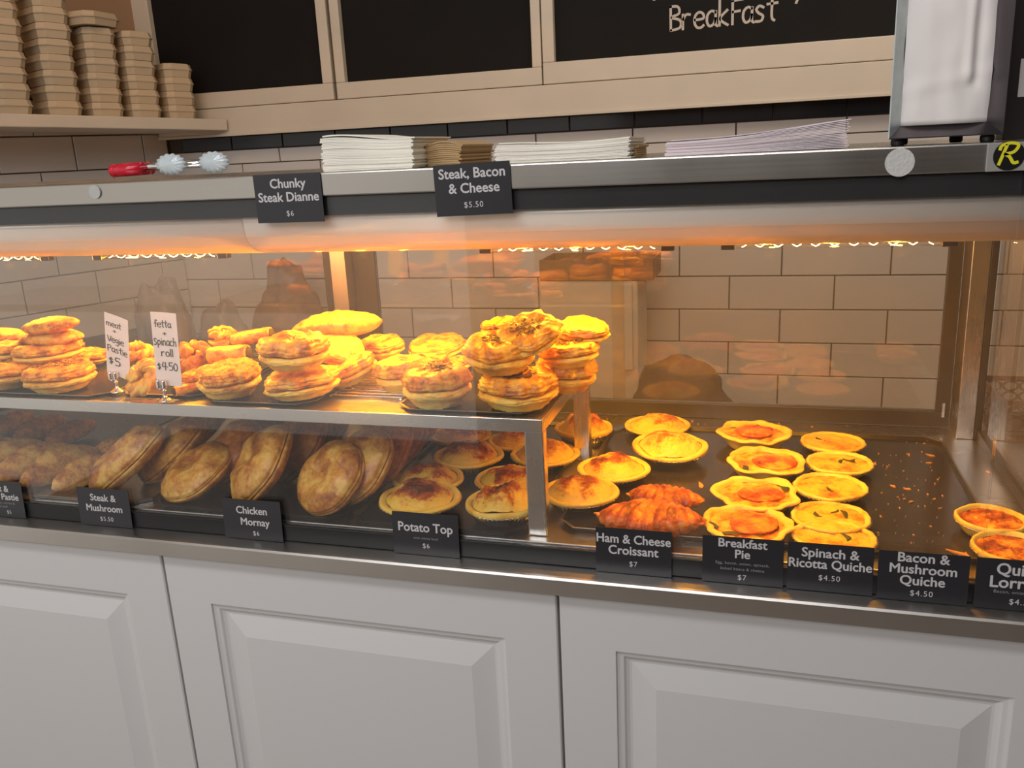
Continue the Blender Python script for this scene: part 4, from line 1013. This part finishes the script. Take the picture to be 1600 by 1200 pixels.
# ------------------------------------------------------------------ sign cards
def text_mesh(txt, size, offset=0., spacing=1.0):
    cu = bpy.data.curves.new('t', 'FONT'); cu.body = txt; cu.size = size; cu.offset = offset; cu.align_x = 'LEFT'; cu.space_character = spacing
    cu.extrude = 0.0; cu.resolution_u = 3
    ob = bpy.data.objects.new('t', cu); C.objects.link(ob)
    dg = bpy.context.evaluated_depsgraph_get(); me = bpy.data.meshes.new_from_object(ob.evaluated_get(dg)); bpy.data.objects.remove(ob)
    co = np.array([tuple(v.co) for v in me.vertices]); return me, co
def line(card, txt, cx, zc, height, maxw, mat='card_text', bold=.0, spacing=1.0, name='lettering'):
    me, co = text_mesh(txt, 1.0, 0, spacing)
    x0, x1 = co[:, 0].min(), co[:, 0].max(); w = x1-x0
    s = height/.72; sx = min(s, maxw/w) if w*s > maxw else s
    P0 = np.stack([(co[:, 0]-(x0+x1)/2)*sx+cx, np.full(len(co), -.00052), (co[:, 1]-.36)*s+zc], 1)
    F0 = [tuple(p.vertices) for p in me.polygons]; v = []; f = []
    sh = [(0, 0)] if not bold else [(a*bold*sx, b*bold*s) for a, b in ((-1.2, 0), (1.2, 0), (0, 1), (0, -1), (.7, .7), (-.7, -.7))]    # heavy face: strokes laid side by side
    for k, (a, b) in enumerate(sh):
        n = len(v); v += [(p[0]+a, p[1]-k*.000006, p[2]+b) for p in P0]; f += [tuple(i+n for i in q) for q in F0]
    return put(name, mesh(name, v, f), MT[mat], card)
CW, CH = .0856, .054
def sign(bl, br, tl, rows, label, Yc=.882, w=CW, h=CH):
    A, B, T = atY(*bl, Yc), atY(*br, Yc), atY(*tl, Yc)
    ex = Vector(B-A).normalized(); ez = Vector(T-A); ez = (ez-ex*ez.dot(ex)).normalized(); ey = ez.cross(ex)
    R = Matrix((ex, ey, ez)).transposed()
    c = (Vector(A)+Vector(B))/2
    e = tag(empty('price_sign', c, R.to_euler()), label, 'sign', 'black printed price signs')
    MB().box(-w/2, w/2, -.0004, .0004, 0, h, 0).build('card', MT['card'], e)
    for r in rows: line(e.children[0], *r)
    return e
def hd(t, x, z, hh, mw): return (t, x, z, hh, mw, 'card_text', .020, 1.0)
def pr_(t, x, z, hh=.0062): return (t, x, z, hh, .05, 'card_text', .0, 1.15)
def sm(t, x, z, hh=.0034, mw=.07): return (t, x, z, hh, mw, 'card_small', .0, 1.1)
ZB = ZS+.0006
def sill_sign(xl, xr, rows, label, Yc=.882, dy=0):
    """sign standing on the sill between pixel columns xl and xr (bottom corners)"""
    # y of the sill contact at those columns
    def at(x):
        lo, hi = 700, 1100
        for _ in range(40):
            mid = (lo+hi)/2
            if atY(x, mid, Yc)[2] > ZB: lo = mid
            else: hi = mid
        return lo
    yl, yr = at(xl), at(xr); A = atY(xl, yl, Yc)
    # direct vertical card
    B = atY(xr, yr, Yc); c = (A+B)/2
    e = tag(empty('price_sign', (c[0], Yc, ZB), (math.radians(-3), 0, 0)), label, 'sign', 'black printed price signs')
    MB().box(-CW/2, CW/2, -.0004, .0004, 0, CH, 0).build('card', MT['card'], e)
    for r in rows: line(e.children[0], *r)
    return e
sill_sign(-38, 47, [hd('Meat &', 0.0, .043, .0095, .06), hd('Veggie Pastie', 0, .031, .0095, .076), sm('swede, potato, carrots &', 0, .0215), sm('minced beef', 0, .016), pr_('$5', 0.014, .008, .0052)], 'black price sign for Meat & Veggie Pastie, cut by the left photo edge')
sill_sign(127, 208, [hd('Steak &', 0, .041, .0098, .05), hd('Mushroom', 0, .026, .0098, .068), pr_('$5.50', .002, .0105)], 'black price sign reading Steak & Mushroom $5.50')
sill_sign(355, 441, [hd('Chicken', 0, .040, .0100, .055), hd('Mornay', 0.004, .0245, .0100, .052), pr_('$6', .004, .009)], 'black price sign reading Chicken Mornay $6')
sill_sign(617, 718, [hd('Potato Top', 0, .036, .0118, .070), sm('with mince beef', 0, .022, .0032, .04), pr_('$6', 0, .0125)], 'black price sign reading Potato Top $6')
sill_sign(931, 1050, [hd('Ham & Cheese', 0, .042, .0108, .083), hd('Croissant', 0, .0285, .0108, .056), pr_('$7', 0, .0125)], 'black price sign reading Ham & Cheese Croissant $7')
sill_sign(1095, 1225, [hd('Breakfast', 0, .0475, .0100, .062), hd('Pie', 0, .0352, .0100, .020), sm('Egg, bacon, onion, spinach,', 0, .024, .0034, .070), sm('baked beans & cheese', 0, .0175, .0034, .056), pr_('$7', 0, .008)], 'black price sign reading Breakfast Pie $7')
sill_sign(1229, 1362, [hd('Spinach &', 0, .044, .0105, .060), hd('Ricotta Quiche', 0, .0315, .0105, .0825), pr_('$4.50', 0, .016)], 'black price sign reading Spinach & Ricotta Quiche $4.50')
sill_sign(1371, 1508, [hd('Bacon &', 0, .0485, .0105, .052), hd('Mushroom', 0, .0360, .0105, .067), hd('Quiche', 0, .0235, .0105, .043), pr_('$4.50', 0, .0095)], 'black price sign reading Bacon & Mushroom Quiche $4.50', Yc=.879)
sill_sign(1522, 1668, [hd('Quiche', 0, .0440, .0125, .048), hd('Lorraine', 0, .0300, .0125, .062), sm('Bacon, onion & cheese', 0, .0195, .0036, .062), pr_('$4.50', 0, .0095)], 'black price sign reading Quiche Lorraine, cut by the right photo edge', Yc=.879)
sign((404, 349), (508, 346), (395, 278), [hd('Chunky', .001, .044, .0105, .046), hd('Steak Dianne', 0, .0290, .0105, .0795), pr_('$6', 0, .0105)], 'black price sign reading Chunky Steak Dianne $6, stuck on the top bar', Yc=.8838)
sign((684, 339), (801, 333), (677, 265), [hd('Steak, Bacon', 0, .0445, .0105, .083), hd('& Cheese', .0015, .0290, .0105, .060), pr_('$5.50', 0, .0115)], 'black price sign reading Steak, Bacon & Cheese $5.50, stuck on the top bar', Yc=.8838)

# handwritten paper signs on chrome clip stands
def clip_sign(base, tl, tr, bl, rows, label, w, h, rz):
    """base: pixel of stand foot on the shelf"""
    p = atZ(base[0], base[1], SZ+.0035); Yp = p[1]
    e = tag(empty('clip_sign', (p[0], p[1], SZ+.0036), (0, 0, 0)), label, 'sign', 'handwritten signs in chrome clips')
    prof = smoothprof([(.0095, 0), (.0090, .0015), (.0045, .004), (.0022, .007), (.0018, .011), (.003, .0135), (.0018, .015), (.0016, .017)], 3)
    v, f = lathe(prof, 24); put('stand', mesh('stand', v, f, True), MT['chrome'], e)
    MB().box(-.0065, .0065, -.0022, -.0012, .0165, .0225, .0004).build('clip', MT['chrome'], e)
    for s in (-1, 1):
        v, f = lathe([(.0032, -.006), (.0034, -.004), (.0034, .004), (.003, .006)], 14)
        v = [(x+s*.0042, y-.0035, z+.0230) for x, y, z in v]; put('clip_barrel', mesh('clip_barrel', v, f, True), MT['chrome'], e)
    # paper: corners from pixels on the plane through the stand
    TL, TR, BL = [Vector(atY(*q, Yp)) for q in (tl, tr, bl)]
    ex = (TR-TL); ez = (TL-BL)
    o = BL-Vector(p); o.z = BL.z-(SZ+.0036)
    N = 6; v = []
    for j in range(N+1):
        for i in range(N+1):
            q = o+ex*(i/N)+ez*(j/N); q.y += .0012*math.sin(i/N*3)+.0005
            v.append(q)
    k = len(v); v += [q+Vector((0, .0003, 0)) for q in v]; f = []
    for j in range(N):
        for i in range(N):
            a = j*(N+1)+i; f += [(a, a+1, a+N+2, a+N+1), (k+a+N+1, k+a+N+2, k+a+1, k+a)]
    pc = put('paper', mesh('paper', v, f, True), MT['paper'], e)
    m = MB()
    for txt, u0, v0, wid, hh in rows:
        adv = sum(ADV.get(c, .46) for c in txt)
        st = strokes(txt, 0, 0, 1., .055 if len(txt) > 1 else .05)
        vv = []
        for x, y, z in st.v:
            U = u0+x/adv*wid; V_ = v0+z*hh
            q = o+ex*U+ez*V_; vv.append((q.x, q.y-.0004+.0012*math.sin(U*3)+.0005+y*.3, q.z))
        m.add(vv, st.f)
    m.build('handwriting', MT['ink'], e)
    return e
clip_sign((184, 612), (162, 487), (199, 501), (167, 582),
          [('meat', .08, .80, .62, .10), ('+', .32, .71, .2, .08), ('Vegie', .10, .545, .70, .115), ('Pastie', .08, .385, .86, .115), ('$5', .12, .175, .50, .15)],
          'white handwritten sign reading meat + Vegie Pastie $5 in a chrome clip', .036, .095, 0)
clip_sign((259, 626), (234, 487), (274, 490), (245, 601),
          [('fetta', .12, .80, .66, .10), ('+', .40, .69, .2, .08), ('Spinach', .04, .555, .90, .115), ('roll', .28, .405, .50, .11), ('$4.50', .10, .215, .80, .125)],
          'white handwritten sign reading fetta + Spinach roll $4.50 in a chrome clip', .04, .11, 0)

# ------------------------------------------------------------------ on top of the case
def bag_stack(px0, px1, pyb, pyt, n, mat, label, Y=.935, D=.12, wav=.003, fold=None, seed=0, slope=0):
    A = atY(px0, pyb, Y); B = atY(px1, pyb, Y); T = atY(px0, pyt, Y)
    w = B[0]-A[0]; hh = max(.012, T[2]-ZT); e = tag(empty('paper_bag_stack', ((A[0]+B[0])/2, Y, ZT+.0002)), label, 'paper bags')
    rd = random.Random(seed); th = hh/n
    for i in range(n):
        dx = rd.uniform(-.0011, .0011)+(.003 if i == n-1 else 0); dy = rd.uniform(-.0008, .0008); N = 16; v = []; ww = w/2-rd.uniform(0, .003)
        for side in (0, 1):
            for k in range(N+1):
                u = k/N; x = -ww+2*ww*u+dx
                lift = wav*(i/n)*math.sin(u*4.5+seed)+slope*(i+1)/n*(u)
                if i == n-1: lift += .0012*math.sin(u*3+1)
                zz = i*th*.99+lift+(th*(.97 if i % 4 else .90) if side else 0)
                v += [(x, dy+.0012*math.sin(u*5+i*.15), max(zz, .0002 if side else 0)), (x, D+dy, max(zz, .0002 if side else 0))]
        f = []; k0 = 2*(N+1)
        for k in range(N):
            a = 2*k; f += [(a, a+1, a+3, a+2), (k0+a, k0+a+2, k0+a+3, k0+a+1), (a, a+2, k0+a+2, k0+a), (a+1, k0+a+1, k0+a+3, a+3)]
        f += [(0, k0, k0+1, 1), (2*N, 2*N+1, k0+2*N+1, k0+2*N)]
        put('paper_bag', mesh('paper_bag', v, f), MT[mat], e)
    return e
s1 = bag_stack(503, 648, 262, 217, 22, 'bag_cream', 'tall stack of cream paper bags on the case roof, right of the tongs', seed=1, Y=.935)
s1b = bag_stack(645, 722, 259, 228, 12, 'bag_brown', 'short brown paper bags lying right against the tall cream stack', seed=5, Y=.975, wav=.004)
s2 = bag_stack(772, 985, 254, 228, 15, 'bag_cream', 'low stack of cream paper bags in the middle of the case roof', seed=2, wav=.002, slope=.003, Y=.935)
s2b = bag_stack(975, 996, 248, 230, 6, 'bag_brown', 'torn brown bag edges at the right end of the low cream stack', seed=9, Y=.965, D=.08)
s3 = bag_stack(1038, 1326, 245, 222, 18, 'bag_pink', 'fanned stack of pinkish paper bags left of the metal dispenser', seed=3, wav=.0025, slope=.012, Y=.935)
# tongs
tg = tag(empty('tongs', (-.72, .945, ZT)), 'serving tongs with a red handle and clear scalloped plastic tips', 'tongs')
def tx(px, py, Y=.935): p = atY(px, py, Y); return Vector((p[0]+.72, Y-.945, p[2]-ZT))
a0, a1 = tx(175, 266), tx(222, 262)
for dy in (0, .016):
    m = MB(); p0, p1 = tx(176, 267)+Vector((0, dy, 0)), tx(223, 263)+Vector((0, dy, 0)); p0.z = max(p0.z, .007); p1.z = max(p1.z, .007)
    m.tube([p0-Vector((.002, 0, 0)), p0, p0+(p1-p0)*.12, p0+(p1-p0)*.16, p0+(p1-p0)*.2, p1], [.004, .0078, .0082, .0068, .0082, .0080], 12).build('handle', MT['red_plastic'], tg, True)
for (qx, qy, hx, hy, dy) in ((222, 262, 268, 257, 0), (222, 262, 322, 254, .016)):
    p0, p1 = tx(qx, qy)+Vector((0, dy, 0)), tx(hx, hy)+Vector((0, dy, 0)); p0.z = max(p0.z, .0075); p1.z = max(p1.z, .010)
    m = MB(); m.tube([p0, p0+(p1-p0)*.5, p1], [.0052, .0048, .0050], 10).build('arm', MT['chrome'], tg, True)
    prof = [(.0002, -.004), (.009, -.0034), (.0150, -.001), (.0160, .0006), (.013, .0026), (.0002, .0034)]
    v, f = lathe(prof, 60, lambda t, i, r, z: (.0011*math.sin(t*15)*(r > .01), 0))
    v = [(x*1.35+p1.x+.002, z*1.5+p1.y-.004, y*.80+max(p1.z, .0138)) for x, y, z in v]
    put('scalloped_tip', mesh('scalloped_tip', v, f, True), MT['clear_plastic'], tg)

# metal bag dispenser
dp = tag(empty('bag_dispenser', (.152, .90, ZT)), 'tall metal dispenser frame holding white paper bags on the case roof', 'dispenser')
x0, x1 = .104-.152, .1985-.152; zb = .0075; zt = .33; yf = .895-.90
def quad_prism(par, name, pts, mat, th=.0012):
    a = [Vector(p) for p in pts]; n = (a[1]-a[0]).cross(a[2]-a[0]).normalized()*th; v = a+[p+n for p in a]; k = len(a)
    f = [tuple(range(k))[::-1], tuple(range(k, 2*k))]+[(i, (i+1) % k, k+(i+1) % k, k+i) for i in range(k)]
    return put(name, mesh(name, v, f), mat, par)
i_ = .0115; dd = .016
MTd = MT['chrome']
galv = simple('galvanised_steel_lit', (.62, .68, .68, 1), .35, .6, var=.2, vscale=60); dk = simple('shaded_steel', (.16, .14, .15, 1), .25, .9)  # one frame metal in two tones: lit and shaded sides put into the colour
quad_prism(dp, 'frame_bevel', [(x0, yf, zb), (x0, yf, zt), (x0+i_, yf+dd, zt-i_), (x0+i_, yf+dd, zb+i_)], galv)
quad_prism(dp, 'frame_bevel', [(x1, yf, zt), (x1, yf, zb), (x1-i_, yf+dd, zb+i_), (x1-i_, yf+dd, zt-i_)], dk)
quad_prism(dp, 'frame_bevel', [(x1, yf, zb), (x0, yf, zb), (x0+i_, yf+dd, zb+i_), (x1-i_, yf+dd, zb+i_)], dk)
quad_prism(dp, 'frame_bevel', [(x0, yf, zt), (x1, yf, zt), (x1-i_, yf+dd, zt-i_), (x0+i_, yf+dd, zt-i_)], galv)
MB().box(x0+.013, x0+.0142, yf+dd+.001, yf+.12, zb, zt).build('side_panel', galv, dp)
MB().box(x1-.0142, x1-.013, yf+dd+.001, yf+.12, zb, zt).build('side_panel', dk, dp)
MB().box(x0+.0143, x1-.0143, yf+dd+.002, yf+.12, zb, zb+.0012).build('bottom_panel', dk, dp)
MB().box(x0+.0143, x1-.0143, yf+.119, yf+.1205, zb+.0013, zt).build('back_panel', dk, dp)
for fx, fy in ((x0+.009, .012), (x0+.022, .09), (x1-.010, .012), (x1-.022, .09)):
    v, f = lathe([(.0052, 0), (.0062, .002), (.0062, .0055), (.005, .0074)], 18)
    v = [(x+fx, y+yf+fy, z) for x, y, z in v]; put('rubber_foot', mesh('rubber_foot', v, f, True), MT['rubber'], dp)
# crumpled white bag bundle
N, Mh = 30, 60; v = []; f = []
bx0, bx1 = x0+i_-.001, x1-i_+.001
for j in range(Mh+1):
    for i in range(N+1):
        u, w_ = i/N, j/Mh; x = bx0+(bx1-bx0)*u; z = zb+i_-.001+(zt-zb-2*i_)*w_
        y = yf+dd-.001-.006*math.sin(math.pi*u)**.6+.0020*nz(x, z*.5, 3, 60)-.0022*math.exp(-((u-.72-.05*w_)/.05)**2)*(w_ > .12)*(1+.4*math.sin(w_*9))+.0030*math.exp(-((u-.82)/.05)**2)*(w_ > .1)-.0015*math.exp(-((w_-.10-.05*u)/.02)**2)
        v.append((x, y, z))
k = len(v); v += [(x, yf+.035, z) for x, y, z in v]
for j in range(Mh):
    for i in range(N):
        a = j*(N+1)+i; f += [(a, a+1, a+N+2, a+N+1)]
f.append((k, k+N, k+(Mh+1)*(N+1)-1, k+Mh*(N+1)))
for i in range(N): f += [(i, k+i, k+i+1, i+1)]
put('white_bags', mesh('white_bags', v, f, True), MT['bag_white'], dp)

# stickers on the top bar
def disc_obj(name, px, py, r, mat, label, cat, Y=.8848, t=.0006, sides=40, parent=None):
    p = atY(px, py, Y); v, f = lathe([(r*.98, -t), (r, -t*.5), (r, 0)], sides)
    o = tag(empty(name, (p[0], Y, p[2])), label, cat)
    v = [(x, z, y) for x, y, z in v]; put('disc', mesh('disc', v, f), mat, o); return o
disc_obj('round_sticker', 1406, 254, .0128, MT['white_sticker'], 'round white worn sticker on the top bar under the bag dispenser', 'sticker')
disc_obj('round_sticker', 149, 300, .0083, simple('plastic_cap', (.50, .49, .47, 1), .4), 'small round grey sticker cap on the top bar at the left', 'sticker', t=.0016)
pl = atY(1548, 247, .8845)
bd = tag(empty('badge_plate', (.209, .8845, -.0255)), 'small metal plate with a black round badge bearing a yellow R', 'badge')
MB().box(-.0245, .06, -.0020, .0003, -.0128, .0118, .0006).build('plate', simple('badge_plate_metal', (.42, .40, .37, 1), .35, .3), bd)
v, f = lathe([(.0125, -.0006), (.0128, 0)], 40); v = [(x-.0068, z-.0022, y+.0006) for x, y, z in v]; put('round_badge', mesh('round_badge', v, f), MT['sticker'], bd)
SF['R'] = [[(.30, .88), (.02, .02)], [(.02, .70), (.1, .88), (.45, .98), (.78, .88), (.62, .58), (.25, .48)], [(.25, .48), (.45, .35), (.62, .08), (.80, .10)]]
st = strokes('R', -.0150, -.0070, .0190, .00135, ysurf=-.0029)
put('letter_r', mesh('letter_r', st.v, st.f), MT['yellow'], bd)
MB().box(.0068, .040, -.0027, -.0021, .0025, .0105).build('red_label', MT['red_print'], bd)
MB().box(.0115, .040, -.0027, -.0021, -.0065, -.0015).build('black_print', MT['sticker'], bd)
# dark tablet screen/menu stand at the right edge
dm = tag(empty('menu_stand', (.236, .98, ZT)), 'dark upright menu stand right of the bag dispenser', 'stand')
MB().box(-.019, .10, .0, .03, 0, .30, .001).build('dark_panel', simple('dark_stand', (.022, .013, .010, 1), .45), dm)
MB().box(-.0095, -.0015, -.0012, -.0001, .04, .075, 0).build('white_slip', MT['paper'], dm)
# front window cards etc. kept off

# ------------------------------------------------------------------ takeaway boxes on the side shelf
slope = math.atan(-.028)
shf = tag(empty('side_shelf', tuple(cor+nn*.30+dh*.062+np.array([0, 0, .150])), (0, -slope, ang)), 'cream wooden shelf on the left wall holding white takeaway boxes', 'shelf')
MB().box(-1.35, 0, 0, .285, -.036, 0, .003).build('board', MT['cream_paint'], shf)
inv = shf.matrix_basis.inverted() if False else None
shf_m = Matrix.Translation(shf.location) @ Euler(shf.rotation_euler).to_matrix().to_4x4()
BW, BD, BH = .096, .13, .0425
def box_parts():
    a, d, h = BW/2, BD, BH; c = .017
    def ring(e, z, cc=c):
        A = a+e; return [(-A+cc, -e, z), (A-cc, -e, z), (A, cc-e, z), (A, d+e, z), (-A, d+e, z), (-A, cc-e, z)]
    def loft(rs):
        v = [p for r in rs for p in r]; f = [tuple(range(6))[::-1], tuple((len(rs)-1)*6+k for k in range(6))]
        for i in range(len(rs)-1):
            for k in range(6): f.append((i*6+k, i*6+(k+1) % 6, i*6+6+(k+1) % 6, i*6+6+k))
        return v, f
    b = mesh('box_base', *loft([ring(-.004, 0), ring(-.0005, h*.52)])); l = mesh('box_lid', *loft([ring(.0015, h*.52), ring(.0018, h*.60), ring(0, h*.66), ring(-.0025, h*.955), ring(-.005, h*.99)]))
    b.materials.append(MT['box_card']); l.materials.append(MT['box_card']); return b, l
bb, bl_ = box_parts()
cols = [(28, 173, 9, 'first full column from the left'), (106, 173, 8, 'second column, tall'), (174, 175, 6, 'third column'), (233, 178, 6, 'fourth column, beside the frame'), (289, 184, 4, 'short rightmost column before the blackboard'), (-62, 172, 9, 'column at the left photo edge')]
# face centre x per column at the shelf top, front faces .02 behind the shelf lip
rdb = random.Random(5)
def shelf_point(px):
    # intersect the pixel ray with the plane of box fronts, then take the shelf-top height there
    c = cor+nn*.275; r = ray(px, 176); t = (nn @ c)/(nn @ r); p = r*t
    q = shf_m.inverted() @ Vector(p); return q
for px, py, n, where in cols:
    q = shelf_point(px)
    for i in range(n):
        loc = Vector((q.x+rdb.uniform(-.0012, .0012)+.0, .022+rdb.uniform(0, .003), .0004+i*(BH+.0003)))
        w = shf_m @ loc
        pos = 'lowest' if i == 0 else ('topmost' if i == n-1 else ['', 'second', 'third', 'fourth', 'fifth', 'sixth', 'seventh', 'eighth'][i]+' from the bottom')
        e = tag(empty('takeaway_box', tuple(w), (0, -slope, ang+rdb.uniform(-.03, .03))), f'white cardboard takeaway box, {pos} in the {where}', 'box', 'stacked takeaway boxes')
        put('box_base', bb, None, e); put('box_lid', bl_, None, e)
q = shelf_point(182)
w = shf_m @ Vector((q.x-.0, .012, .0004+6*(BH+.0003)+.0035))
e = tag(empty('takeaway_box', tuple(w), (0, -slope-.02, ang+.38)), 'white cardboard takeaway box lying askew on top of the third and fourth columns', 'box', 'stacked takeaway boxes')
e.scale = (1.45, 1.0, .9); put('box_base', bb, None, e); put('box_lid', bl_, None, e)

# ------------------------------------------------------------------ behind the case
ZBN = -.84
bn = tag(empty('back_bench', (0, 2.3, ZBN)), 'low brown bench against the tiled back wall', 'bench')
MB().box(-1.75, 1.3, -.25, .385, -.03, 0, .003).build('bench_top', MT['bench'], bn)
for x in (-1.6, -.2, 1.2): MB().box(x, x+.05, -.2, .35, -H-ZBN+.001, -.0305, 0).build('leg', MT['bench'], bn)
wb = tag(empty('bread_bin', (-.505, 2.42, ZBN+.0005)), 'white bread bin on the bench behind the case, brown tray on its lid', 'bin')
MB().box(-.15, .155, 0, .2, 0, .115, .004).build('base', MT['bin_white'], wb)
MB().box(-.14, .150, .004, .2, .1155, .470, .006).build('body', MT['bin_white'], wb)
MB().box(.112, .135, -.006, .0038, .21, .46, .001).build('side_strip', MT['bin_white'], wb)
bt = tag(empty('bread_tray', (-.475, 2.43, ZBN+.471)), 'shallow brown wooden tray of rolls on top of the white bin', 'tray')
MB().box(-.165, .165, -.01, .17, 0, .006, .001).build('tray_base', MT['loaf'], bt)
for a in ((-.165, .165, -.01, -.004, .0062, .060), (-.165, .165, .164, .17, .0062, .060), (-.165, -.159, -.0038, .1638, .0062, .06), (.159, .165, -.0038, .1638, .0062, .06)):
    MB().box(*a, .001).build('tray_side', MT['loaf'], bt)
def lump(name, rx, ry, rz, px, py, Y, zb, mat, label, cat, seed, amp=.25, part='body', fr=1.6):
    v, f = blob(rx, ry, rz, seed, amp, fr, 48, 30); zm = min(p[2] for p in v)
    v = [(x, y, z-zm) for x, y, z in v]; p = atY(px, py, Y)
    o = tag(put(name, mesh(name, v, f, True), mat), label, cat); o.location = (p[0], Y, zb); return o
for i, (px) in enumerate((890, 935, 985)):
    p = atY(px, 430, 2.5); lump('bread_roll', .045, .04, .024, px, 430, 2.5, ZBN+.478, MT['pasty_dark'], ['leftmost', 'middle', 'rightmost'][i]+' bread roll in the brown tray on the white bin', 'bread roll', i+3, .12)
kb = lump('kraft_bag', .135, .09, .122, 1062, 600, 2.35, ZBN+.0005, MT['brown_bag'], 'crumpled dark brown paper bag on the back bench right of the white bin', 'bag', 4, .22)
lump('plastic_bag', .10, .08, .235, 255, 480, 2.18, ZBN+.0005, MT['grey_bag'], 'grey plastic bag of bread, tall and peaked, seen behind the paper signs', 'bag', 7, .35)
lump('plastic_bag', .085, .08, .195, 345, 500, 2.38, ZBN+.0005, MT['grey_bag'], 'rounded grey plastic bag of bread right of the peaked one', 'bag', 12, .3)
lump('bread_loaf_bag', .13, .08, .245, 452, 480, 2.50, ZBN+.0005, MT['loaf'], 'brown bag of loaves further right behind the rolls', 'bag', 15, .3)
# basket on the counter beyond the end glass
bk = tag(empty('wire_basket', (.425, 1.41, ZS+.0005)), 'small openwork plastic basket beyond the right end glass', 'basket')
BKH = .068
def panel(x0, x1, y, name='basket_side', axis='x', n=7, m_=3):
    mm = MB(); L = x1-x0; c = 0
    def bar(a, b, z0, z1):
        if axis == 'x': mm.box(a, b, y, y+.003, z0, z1)
        else: mm.box(y, y+.003, a, b, z0, z1)
    bar(x0, x1, 0, .006); bar(x0, x1, BKH-.008, BKH)
    bar(x0, x0+.006, .006, BKH-.008); bar(x1-.006, x1, .006, BKH-.008)
    rr = random.Random(3)
    for i in range(n):
        for j in range(m_):
            cx0 = x0+.006+(i+.5)*(L-.012)/n; cz0 = .006+(j+.5)*(BKH-.014)/m_; r1 = min((L-.012)/n, (BKH-.014)/m_)/2*1.06; r2 = r1*.68
            v = []; K = 12
            for k in range(K):
                t = k/K*math.tau
                for r in (r1, r2):
                    for dy in (0, .0028):
                        X, Z = cx0+r*math.cos(t)*(L-.012)/n/2/r1*1.06, cz0+r*math.sin(t)
                        v.append((X, y+dy, Z) if axis == 'x' else (y+dy, X, Z))
            f = []
            for k in range(K):
                a, b = 4*k, 4*((k+1) % K); f += [(a, b, b+2, a+2), (a+1, a+3, b+3, b+1), (a, a+1, b+1, b), (a+2, b+2, b+3, a+3)]
            mm.add(v, f)
    return mm.build(name, MT['basket'], bk)
panel(-.075, .115, 0); panel(-.075, .115, .15); panel(.0032, .1498, -.0782, axis='y', n=5); panel(.0032, .1498, .1152, axis='y', n=5)
MB().box(-.0748, .1148, .003, .1498, 0, .002).build('basket_bottom', MT['basket'], bk)

# ------------------------------------------------------------------ lift everything so that the floor is z=0
for o in list(C.objects):
    if o.parent is None and o.type not in ('CAMERA',) and not (o.type == 'LIGHT'):
        o.location.z += H
